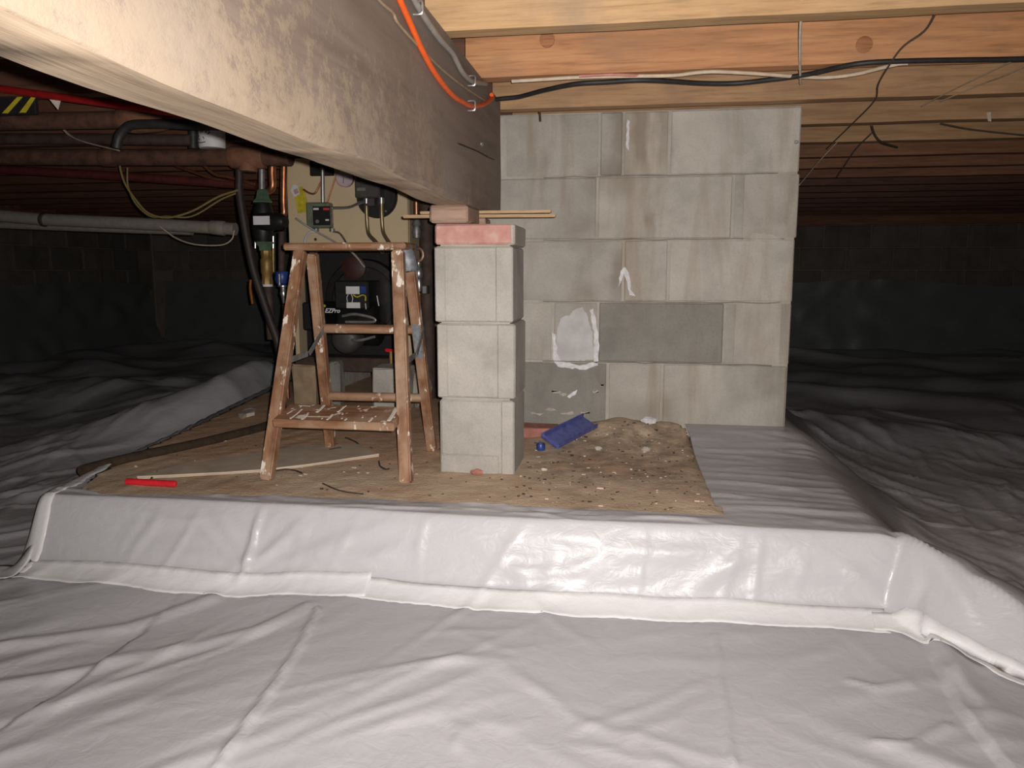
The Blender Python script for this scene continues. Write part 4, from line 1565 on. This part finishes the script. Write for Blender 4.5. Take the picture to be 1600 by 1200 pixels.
MB().lathe_axis(fc3(416, 392), fc3(418, 446), [(0, .024), (.03, .022), (.035, .026), (.09, .026), (.095, .022), (.137, .024)], 8).build('brass_valve', 'brass', cp)
MB().lathe_axis(fc3(418, 444), fc3(418, 448), [(0, .022), (.01, .022)], 14).build('tape_ring', 'label', cp)
MB().cyl(fc3(419, 448), Vector((fc3(424, 530).x, CYY, fc3(424, 530).z)), .018, 14).build('pipe', 'iron_dark', cp)
MB().tube([fc3(397, 437, .03), fc3(397, 452, .032), fc3(400, 474, .03)], .0085, 8, 3, flat=(.010, .005)).build('lever', plain('orange_handle', (.40, .13, .02), .5), cp)
# black rubber hose looping past it
tag(MB().tube([at(x, y, Y=2.80) for x, y in ((374, 262), (374, 280), (374, 300), (380, 340), (388, 385), (397, 425), (410, 465), (422, 500), (434, 535), (440, 575), (441, 641))], .0155, 12, 5).build('rubber_hose', 'rubber'), 'black rubber hose hanging down left of the circulator pump', 'hose')
# black iron stand pipe with blue gate valve
bv = thing('gate_valve', 'chrome drain valve with blue cap left of the ladder', 'valve', (at(441, 470, Y=3.10).x, 3.10, 0))
fv = lambda x, y, d=0.: Vector((at(x, y, Y=3.10).x, 3.10 - d, at(x, y, Y=3.10).z))
MB().cyl(fv(440, 362), fv(440, 426), .014, 14).build('pipe', 'iron_dark', bv)
MB().lathe_axis(fv(441, 424), fv(441, 446), [(0, .026), (.01, .031), (.035, .031), (.05, .026), (.056, .014)], 16).build('valve_cap', 'blue_dark', bv)
MB().bar(fv(441, 428, .033), fv(442, 446, .033), .008, .006, (1, 0, 0), .001).build('bright_stem', 'zinc', bv)
MB().lathe_axis(fv(442, 444), fv(444, 476), [(0, .012), (.006, .022), (.010, .022), (.014, .011), (.03, .013), (.04, .016), (.055, .010), (.082, .007)], 14).build('drain_cock', 'zinc', bv)
MB().cyl(fv(444, 476), Vector((fv(444, 476).x, 3.10, .0)), .008, 12).build('pipe', 'copper', bv)
MB().tube([fv(427, 380), fv(427, 400), fv(427, 425)], .006, 8, 2).build('small_pipe', 'brass', bv)
# copper risers
for px, r, y0_, lab in ((425, .016, 290, 'short copper riser pipe left of the tan boiler panel, beside the green flange'), (443, .0145, 332, 'long copper riser pipe along the left edge of the tan boiler panel')):
    P = [at(px, 205, Y=3.15), at(px, y0_ - 20, Y=3.15), at(px + 1, y0_, Y=3.15), at(px - 4, y0_ + 8, Y=3.15), at(px - 14, y0_ + 12, Y=3.12)]
    P[0].z = JZ
    P = [Vector((v.x, v.y, v.z)) for v in P]
    tag(MB().tube(P, r, 12, 4).build('copper_pipe', 'copper'), lab, 'pipe')
# valves right of the boiler
vt = thing('valve_manifold', 'vertical copper and chrome valve string right of the boiler', 'valve', (at(652, 400, Y=3.12).x, 3.12, 0))
vv = lambda x, y, d=0.: Vector((at(x, y, Y=3.12).x, 3.12 - d, at(x, y, Y=3.12).z))
tp = vv(650, 300); tp.z = JZ
MB().cyl(vv(651, 350), tp, .011, 12).build('pipe', 'copper', vt)
MB().lathe_axis(vv(651, 335), vv(651, 372), [(0, .012), (.01, .018), (.02, .012), (.04, .02), (.05, .013), (.07, .018), (.095, .014)], 12).build('union', 'dull_steel', vt)
rg = vv(655, 398, .02)
b = MB()
n = 20
b.tube([rg + Vector((.022 * math.cos(k * 2 * math.pi / n), 0, .026 * math.sin(k * 2 * math.pi / n))) for k in range(n + 1)], .007, 8, 1)
b.build('hand_wheel', plain('pinkish_brass', (.42, .24, .19), .4, .6), vt)
MB().bar(vv(643, 388, .05), vv(657, 386, .05), .022, .010, (0, 0, 1), .003).build('blue_handle', 'blue_dark', vt)
MB().lathe_axis(vv(654, 410), vv(655, 460), [(0, .012), (.02, .012), (.03, .02), (.06, .02), (.07, .012), (.09, .016), (.12, .010)], 12).build('drain_cock', 'zinc', vt)
MB().cyl(vv(655, 458), Vector((vv(655, 458).x, 3.12, 0)), .009, 12).build('pipe', 'copper', vt)
p, q = vv(663, 446), vv(671, 459)
MB().box(p.x, q.x, 3.08, 3.13, q.z, p.z, .003).build('square_plug', 'zinc', vt)
pz = at(667, 400, Y=3.20)
tag(MB().cyl(Vector((pz.x, 3.20, .0)), Vector((pz.x, 3.20, JZ - .001)), .030, 18, .002).build('iron_pipe', 'iron_dark'), 'dark upright iron pipe squeezed between boiler and pier', 'pipe')

# ------------------------------------------------------------------ pipes and clutter under the joists at left
def hpipe(name, pts, Y, r, mat, label, cat='pipe', extend=True, **kw):
    P = [at(a, b, Y=Y) for a, b in pts]
    if extend:
        d = (P[1] - P[0]).normalized()
        k = (X0 - P[0].x) / d.x
        P = [P[0] + d * k] + P
    return tag(MB().tube(P, r, 14, 1, **kw).build(name, mat), label, cat)


PMY = 2.76
main = hpipe('heating_pipe', [(0, 245), (200, 246), (455, 246)], PMY, .031, 'rust', 'thick rusty heating pipe crossing left of the boiler')
for (a, b, rr, mt) in ((360, 414, .041, 'rust_light'), (158, 182, .035, 'rust')):
    p, q = at(a, 246, Y=PMY), at(b, 246, Y=PMY)
    MB().lathe_axis(p, q, [(0, rr * .85), (.008, rr), ((q - p).length - .008, rr), ((q - p).length, rr * .85)], 14).build('coupling', mt, main)
MB().tube([at(388, 246, Y=PMY), at(388, 268, Y=PMY)], .034, 14, 1).build('tee_branch', 'rust_light', main)
up = hpipe('heating_pipe', [(0, 190), (150, 188), (330, 183)], 2.30, .027, 'rust', 'upper rusty heating pipe behind the beam at far left')
p, q = at(190, 186, Y=2.30), at(262, 185, Y=2.30)
MB().lathe_axis(p, q, [(0, .034), (.015, .042), (.05, .045), ((q - p).length - .03, .040), ((q - p).length, .032)], 14).build('coupling', 'rust_light', up)
hpipe('heating_pipe', [(60, 268), (200, 276), (400, 290)], 3.30, .020, plain('maroon_iron', (.10, .016, .012), .7, 0, .3), 'dull maroon pipe below the thick rusty pipe')
hpipe('red_tubing', [(60, 147), (148, 159), (215, 168), (330, 184)], 2.03, .0105, 'red_pipe', 'bright red tubing tucked below the beam at upper left', 'tubing', True)
hpipe('dark_pipe', [(0, 217), (120, 217), (300, 219)], 2.66, .020, 'iron_dark', 'dark pipe in the gap between the two rusty pipes')
pv = hpipe('drain_pipe', [(0, 337), (68, 343), (250, 351), (368, 358)], 3.60, .031, 'pvc', 'grey plastic drain pipe low along the left side')
for (a, ya, b, yb) in ((66, 342.5, 72, 343.5), (330, 355, 352, 357)):
    p, q = at(a, ya, Y=3.60), at(b, yb, Y=3.60)
    MB().lathe_axis(p, q, [(0, .033), (.004, .036), ((q - p).length - .004, .036), ((q - p).length, .033)], 16).build('coupling', 'iron_dark' if a < 100 else 'pvc', pv)
hpipe('drain_pipe', [(18, 352), (120, 356), (300, 362)], 3.85, .02, 'pvc', 'thinner grey pipe just under the drain pipe', 'pipe', True)
# black elbowed conduit
cq = [at(x, y, Y=2.20) for x, y in ((182, 231), (186, 214), (196, 201), (208, 195), (235, 194), (270, 194), (335, 196), (350, 190))]
tag(MB().tube(cq + [Vector((cq[-1].x, 2.20, JZ + .02)), Vector((cq[-1].x, 2.20, JZ + JH - .002))], .0145, 12, 4).build('black_conduit', 'black_cable'), 'black elbowed conduit above the thick rusty pipe', 'conduit')
tag(MB().tube([at(302, 205, Y=2.665), at(302, 232, Y=2.665)], .017, 12, 1).build('black_sleeve', 'black_cable'), 'short black pipe left of the white jar', 'pipe')
# white jar with scribbles, standing on the pipe
jb = at(332, 233, Y=PMY)
jb.z = at(332, 246, Y=PMY).z + .032
jar = thing('white_jar', 'white plastic jar with dark handwriting on the rusty pipe', 'jar', jb)
jr = .048
MB().lathe_axis(jb, jb + Vector((0, 0, .10)), [(0, jr * .96), (.004, jr), (.090, jr), (.10, jr * .9)], 28).build('body', 'label', jar)
jw = MB()
def onjar(px, py):
    p = at(px, py, Y=PMY)
    dx = p.x - jb.x
    dx = max(-jr * .9, min(jr * .9, dx))
    return Vector((p.x, PMY - math.sqrt(jr * jr - dx * dx) - .0008, p.z))
for pts in ([(322, 207), (325, 206), (323, 209), (325, 211)], [(328, 210), (326, 208)], [(333, 211), (332, 209), (334, 208)], [(336, 207), (338, 210), (335, 213)], [(317, 215), (320, 214), (319, 217)], [(319, 219), (322, 221)], [(328, 217), (330, 220)], [(318, 225), (324, 226), (332, 225)], [(315, 213), (317, 212)]):
    jw.tube([onjar(a, b) for a, b in pts], .0016, 5, 2)
ink = jw.build('handwriting', 'ink', jar)
# hazard striped board
HY = 2.12
p, q = at(-20, 146, Y=HY), at(56, 178, Y=HY)
hz = MB().box(p.x, q.x, HY, HY + .015, q.z, p.z, .002).build('striped_board', 'soot')
tag(hz, 'black board with slanted yellow stripes at the far left edge', 'sign')
for (a, b, c_, d) in (((30, 148), (38, 148), (12, 177), (3, 177)), ((49, 151), (56, 151), (40, 176), (30, 176))):
    MB().prism([at(x, y, Y=HY - .002) for x, y in (a, b, c_, d)], (0, .0015, 0)).build('stripe', 'yellow', hz)
# pale strap and small pennant
tag(MB().tube([at(x, y, Y=2.52) for x, y in ((94, 196), (110, 212), (130, 221), (160, 229), (185, 235))], .006, 8, 4, flat=(.010, .003)).build('pale_strap', plain('pale_strap', (.42, .30, .22), .8)), 'pale slanting strap between the rusty pipes at left', 'strap')
tag(MB().prism([at(x, y, Y=2.032) for x, y in ((73, 150), (94, 156), (90, 171))], (0, .003, 0)).build('paper_tag', 'paper'), 'small torn white tag below the red tubing', 'tag')
# loose yellow wires
for pts, lab in (([(187, 256), (189, 268), (196, 288), (212, 312), (232, 333), (262, 340), (300, 330), (340, 308), (372, 297)], 'yellow wire drooping in a loop below the rusty pipe, upper strand'),
                 ([(199, 262), (200, 290), (212, 318), (235, 338), (260, 338), (300, 338), (345, 312), (374, 300)], 'yellow wire drooping in a loop below the rusty pipe, lower strand'),
                 ):
    tag(MB().tube([at(x, y, Y=2.775 if 'upper' in lab else 2.79) for x, y in pts], .0042 if 'upper' in lab else .0034, 8, 5).build('loose_wire', 'yellow_wire'), lab, 'wire', 'drooping yellow wires')
tag(MB().tube([at(x, y, Y=3.565) for x, y in ((250, 354), (275, 372), (305, 382), (345, 383), (362, 374), (366, 360))], .0035, 8, 5).build('loose_wire', 'white_cable'), 'thin pale wire sagging below the grey drain pipe', 'wire')
tag(MB().tube([at(x, y, Y=3.08) for x, y in ((318, 258), (335, 272), (355, 276), (375, 281), (398, 288))], .007, 8, 4).build('copper_line', 'copper'), 'thin bent copper line left of the circulator pump', 'pipe')
tag(MB().tube([at(x, y, Y=3.12) for x, y in ((272, 258), (300, 268), (330, 278), (352, 282))], .006, 8, 4).build('copper_line', 'copper'), 'thin copper line further left under the rusty pipe', 'pipe')
# dark object bulging under the liner far left
# ------------------------------------------------------------------ cables on beam and joist
def cable(name, pts, r, mat, label, X=None, Y=None, n=5, under=False, **kw):
    P = []
    for a, b in pts:
        q = at(a, b, X=X, Y=Y)
        if under:           # stapled under the second joist where it can be, else on the third joist's face
            u = at(a, b, Z=JZ - r - .004)
            q = u if u.y < q.y else q
        P.append(q)
    return tag(MB().tube(P, r, 10, n, **kw).build(name, mat), label, 'cable')


cable('orange_cable', [(578, -110), (602, -55), (625, 0), (640, 34), (658, 75), (680, 115), (705, 147), (722, 159), (738, 166), (756, 163), (769, 153), (768, 148)], .0058, 'orange', 'bright orange cable stapled down the side of the beam', X=BX1 + .0075)
cable('grey_conduit', [(625, -45), (645, -5), (660, 22), (686, 60), (706, 82), (714, 97), (724, 115), (737, 127), (748, 130), (759, 131)], .0060, 'grey_cable', 'grey conduit running along the top of the beam side', X=BX1 + .0075)
cable('tan_cord', [(570, -28), (596, 4), (614, 20), (622, 36), (652, 70), (690, 108), (728, 138), (757, 157)], .0026, 'tan_cord', 'thin tan cord crossing under the orange cable', X=BX1 + .004)
for px, py, lab in ((737, 126, 'small metal staple over the grey conduit near the joists'), (653, 12, 'small metal clip on the grey conduit at the top edge'), (737, 165, 'bright metal staple over the orange cable')):
    p = at(px, py, X=BX1 + .009)
    st = MB()
    st.tube([p + Vector((-.010, 0, .011)), p + Vector((.007, 0, .011)), p + Vector((.008, 0, 0)), p + Vector((.007, 0, -.011)), p + Vector((-.010, 0, -.011))], .0026, 8, 2)
    tag(st.build('staple', 'zinc'), lab, 'staple')
JF = 1.700 + 2 * .4064
cable('black_cable', [(762, 157), (785, 154), (812, 151), (850, 141), (900, 131), (950, 128), (1000, 125), (1050, 127), (1097, 130), (1150, 130), (1206, 124), (1263, 116), (1337, 100), (1425, 95), (1556, 93), (1640, 91)], .0062, 'black_cable', 'black cable snaking along the joist above the block wall', Y=JF - .009, under=True)
cable('white_cable', [(800, 127), (850, 124), (900, 121), (980, 119), (1050, 118), (1085, 114), (1119, 112), (1180, 115), (1250, 120), (1294, 121), (1337, 116), (1370, 108), (1403, 100), (1418, 99)], .0048, 'white_cable', 'off-white cable looping along the joist above the block wall', Y=JF - .018, under=True)
cable('red_cable', [(905, 119), (940, 117), (975, 117), (1010, 119)], .004, plain('pink_cable', (.52, .22, .17), .6), 'short pink stretch of cable above the black cable', Y=JF - .006, under=True)


# cobweb strands
def strand(pts, r, mat, label):
    tag(MB().tube([at(a, b, Y=y) for a, b, y in pts], r, 6, 4).build('cobweb_strand', mat), label, 'cobweb', 'cobwebs under the joists')


strand([(1254, -15, 1.685), (1252, 20, 1.74), (1250, 60, 1.88), (1250, 100, 2.04), (1251, 131, 2.28)], .0030, 'web_white', 'white dusty strand hanging straight down over the orange joist')
strand([(1475, -12, 1.685), (1462, 20, 1.76), (1445, 48, 1.86), (1412, 72, 1.95), (1392, 98, 2.04), (1372, 132, 2.3), (1366, 158, 2.5), (1330, 195, 2.8), (1292, 232, 3.1)], .0024, 'web_dark', 'sooty dark strand trailing down the joists at upper right')
strand([(1640, 68, 2.0), (1560, 106, 2.2), (1470, 150, 2.5), (1440, 166, 2.6)], .0017, 'web', 'thin pale strand slanting in from the right edge, upper of two')
strand([(1640, 85, 2.0), (1570, 118, 2.2), (1535, 131, 2.35), (1470, 158, 2.5)], .0016, 'web', 'thin pale strand slanting in from the right edge, lower of two')
strand([(1308, 222, 2.95), (1280, 252, 2.9), (1249, 289, 2.7)], .0018, 'web', 'thin pale strand reaching the right edge of the block wall')
strand([(1362, 196, 2.91), (1366, 209, 3.0), (1377, 222, 3.1), (1402, 230, 3.3)], .0040, 'web_dark', 'sooty clump of web under the fifth joist')
strand([(1362, 208, 2.95), (1338, 232, 3.1), (1322, 255, 3.3), (1308, 276, 3.5)], .0028, 'web_dark', 'sooty web strand curving down right of the block wall')
strand([(1470, 193, 2.9), (1510, 201, 2.95), (1560, 207, 3.0), (1640, 215, 3.05)], .0028, 'web_dark', 'dark strand drooping toward the right edge under the joists')
p = at(1545, 182, Y=2.91)
tag(MB().prism([at(x, y, Y=2.914) for x, y in ((1542, 176), (1548, 175), (1549, 190), (1544, 189))], (0, .003, 0)).build('paper_tag', 'paper'), 'tiny white scrap stuck on the joist at far right', 'tag')

# ------------------------------------------------------------------ things lying on the pad
dz = lambda x, y: float(dirt_z(np.array([x]), np.array([y]))[0])


def gp(px, py, h=0.0):
    p = at(px, py, Z=0)
    z = dz(p.x, p.y)
    p = at(px, py, Z=z)
    return Vector((p.x, p.y, dz(p.x, p.y) + h))


# red marker stick
a, b_ = gp(197, 758, .0095), gp(276, 762, .0095)
tag(MB().lathe_axis(a, b_, [(0, .005), (.003, .0085), ((b_ - a).length - .003, .0085), ((b_ - a).length, .005)], 14).build('red_stick', 'red_plastic'), 'bright red plastic stick lying near the left front of the dirt', 'stick')
# dusty hose
P = [gp(x, y, .010) for x, y in ((128, 741), (180, 727), (240, 713), (300, 700), (350, 688), (400, 675), (440, 662))]
tag(MB().tube(P, .0150, 10, 4).build('dusty_hose', 'hose'), 'dusty dark hose lying across the left side of the dirt', 'hose')
# thin board with a pale edge, half buried
q = [gp(215, 749, .004), gp(420, 737, .006), gp(592, 714, .006), gp(560, 697, .004), gp(470, 700, .004), gp(330, 722, .003), gp(262, 733, .003)]
bd = MB().prism([Vector((v.x, v.y, .004 + .003)) for v in q], (0, 0, -.006)).build('flat_board', 'cardboard')
tag(bd, 'thin dusty board lying flat under the ladder', 'board')
MB().tube([Vector((v.x, v.y - .001, .0078)) for v in q[:3]], .003, 6, 3).build('board_edge', 'cardboard_edge', bd)
# scrap
def scrap(pts, label, mat='paper', h=.004, name='scrap'):
    P = [gp(a, b, .001) for a, b in pts]
    zz = max(v.z for v in P)
    b = MB().prism([Vector((v.x, v.y, zz)) for v in P], (0, 0, h))
    for v in b.bm.verts:
        v.co.z += random.uniform(0, h * .6)
    return tag(b.build(name, mat), label, 'scrap')


scrap([(373, 654), (378, 647), (390, 644), (401, 645), (398, 651), (386, 654), (379, 658)], 'crumpled pale scrap behind the left ladder leg', h=.012)
# blue bracket: channel with flanges
c = gp(892, 672)
d1 = (gp(925, 654) - gp(866, 686)); d1.z = 0
L = d1.length; d1.normalize()
d2 = Vector((-d1.y, d1.x, 0))
bb = thing('blue_bracket', 'blue plastic channel bracket leaning on the dirt by the block wall', 'bracket', (c.x, c.y, c.z))
w = .030
mid = c + Vector((0, 0, .012))
MB().bar(mid - d1 * L / 2 + Vector((0, 0, .006)), mid + d1 * L / 2 + Vector((0, 0, .026)), w * 2, .006, d2 + Vector((0, 0, .55)), .002).build('plate', 'blue', bb)
for s in (-1, 1):
    o = (d2 + Vector((0, 0, .55))).normalized() * w * s
    MB().bar(mid + o - d1 * L / 2 + Vector((0, -.006, .012)), mid + o + d1 * L / 2 + Vector((0, -.006, .032)), .016, .007, (0, -.5, .8), .002).build('flange', 'blue', bb)
e0 = mid - d1 * L / 2
MB().bar(e0 - (d2 + Vector((0, 0, .55))).normalized() * w + Vector((0, -.003, .010)), e0 + (d2 + Vector((0, 0, .55))).normalized() * w + Vector((0, -.003, .010)), .014, .007, (0, -.5, .8), .002).build('end_lip', 'blue', bb)
# blue cap
c = gp(845, 703)
cpz = thing('bottle_cap', 'small blue plastic cap right of the pier', 'cap', c)
MB().lathe_axis(c, c + Vector((0, 0, .022)), [(0, .0125), (.002, .0135), (.018, .0135), (.022, .011)], 20).build('body', 'blue_dark', cpz)
MB().lathe_axis(c + Vector((0, 0, .0222)), c + Vector((0, 0, .0235)), [(0, .0085), (.0013, .0085)], 16).build('top', 'blue', cpz)
# brick bits
p = at(824, 668, Y=2.5); q_ = at(872, 655, Y=2.5)
tag(MB().box(p.x - .03, q_.x, 2.47, 2.56, -.01, .034, .006, .003).build('brick', 'brick_red'), 'red brick half buried at the foot of the block wall', 'brick')
def rock(px, py, sx, sy, sz, mat, label, name='rubble_chunk', cat='rubble'):
    c = gp(px, py)
    b = MB()
    bmesh.ops.create_icosphere(b.bm, subdivisions=2, radius=1)
    for v in b.bm.verts:
        k = random.uniform(.82, 1.1)
        v.co = Vector((c.x + v.co.x * sx * k, c.y + v.co.y * sy * k, c.z + sz * .55 + v.co.z * sz * k))
    return tag(b.build(name, mat), label, cat)


rock(1014, 664, .028, .022, .016, 'chalk', 'white plaster chunk on the rubble at the foot of the block wall')
rock(745, 741, .018, .010, .010, 'brick_red', 'crumb of red brick at the foot of the pier')
rock(850, 735, .010, .007, .005, 'crumb_light', 'small pale pebble on the dirt below the blue cap')
rock(935, 700, .013, .010, .008, 'block', 'grey pebble on the dirt right of the blue cap')
rock(1010, 702, .016, .012, .010, 'block', 'grey pebble on the dirt near the liner edge')
# bits of wire and splinter
for k, (pts, lab) in enumerate((([(592, 722), (594, 730), (603, 735), (608, 734)], 'bent dark wire bit by the right ladder foot'),
                                ([(430, 737), (448, 735), (462, 737), (472, 741)], 'curved dark wire lying by the left ladder foot'),
                                ([(236, 750), (241, 744), (246, 738)], 'dark splinter above the red stick'),
                                ([(515, 706), (525, 704), (533, 703)], 'dark wire bit on the flat board'),
                                ([(504, 757), (530, 768), (560, 773), (568, 773)], 'long curved brown fibre on the dirt in front of the ladder'),
                                ([(540, 685), (556, 692), (562, 698)], 'thin curled wire under the ladder step'))):
    tag(MB().tube([gp(x, y, .0075 if k in (3,) else .003) for x, y in pts], .0018 if k == 4 else .0024, 6, 4).build('wire_scrap', 'crumb'), lab, 'wire')
# crumbs too many and small to pick apart
for mt, nn, sd, nm in (('crumb', 240, 1, 'dark_crumbs'), ('crumb_light', 110, 2, 'pale_crumbs')):
    r2 = random.Random(sd)
    b = MB()
    k = 0
    while k < nn:
        if r2.random() < .72:
            x = r2.uniform(-.30, .19); y = r2.uniform(1.74, 2.54)
        else:
            x = r2.uniform(-1.4, -.3); y = r2.uniform(1.72, 2.3)
        if not in_poly(np.array([x]), np.array([y]), HP)[0] or (PX0 - .01 < x < PX1 + .01 and y > 1.99 and y < 2.22):
            continue
        z = dz(x, y)
        s = r2.uniform(.0009, .0026) * (1.6 if r2.random() < .12 else 1)
        a = r2.uniform(0, 3.1)
        el = r2.choice([1, 1, 1.3, 2.0])
        b.box(x - s * el, x + s * el, y - s * .7, y + s * .7, z - .001, z + s * r2.uniform(.6, 1.1), 0, s * .3)
        k += 1
    tag(b.build(nm, mt), 'scattered dark grit on the bare dirt' if mt == 'crumb' else 'scattered pale grit on the bare dirt', 'debris', None, 'stuff')
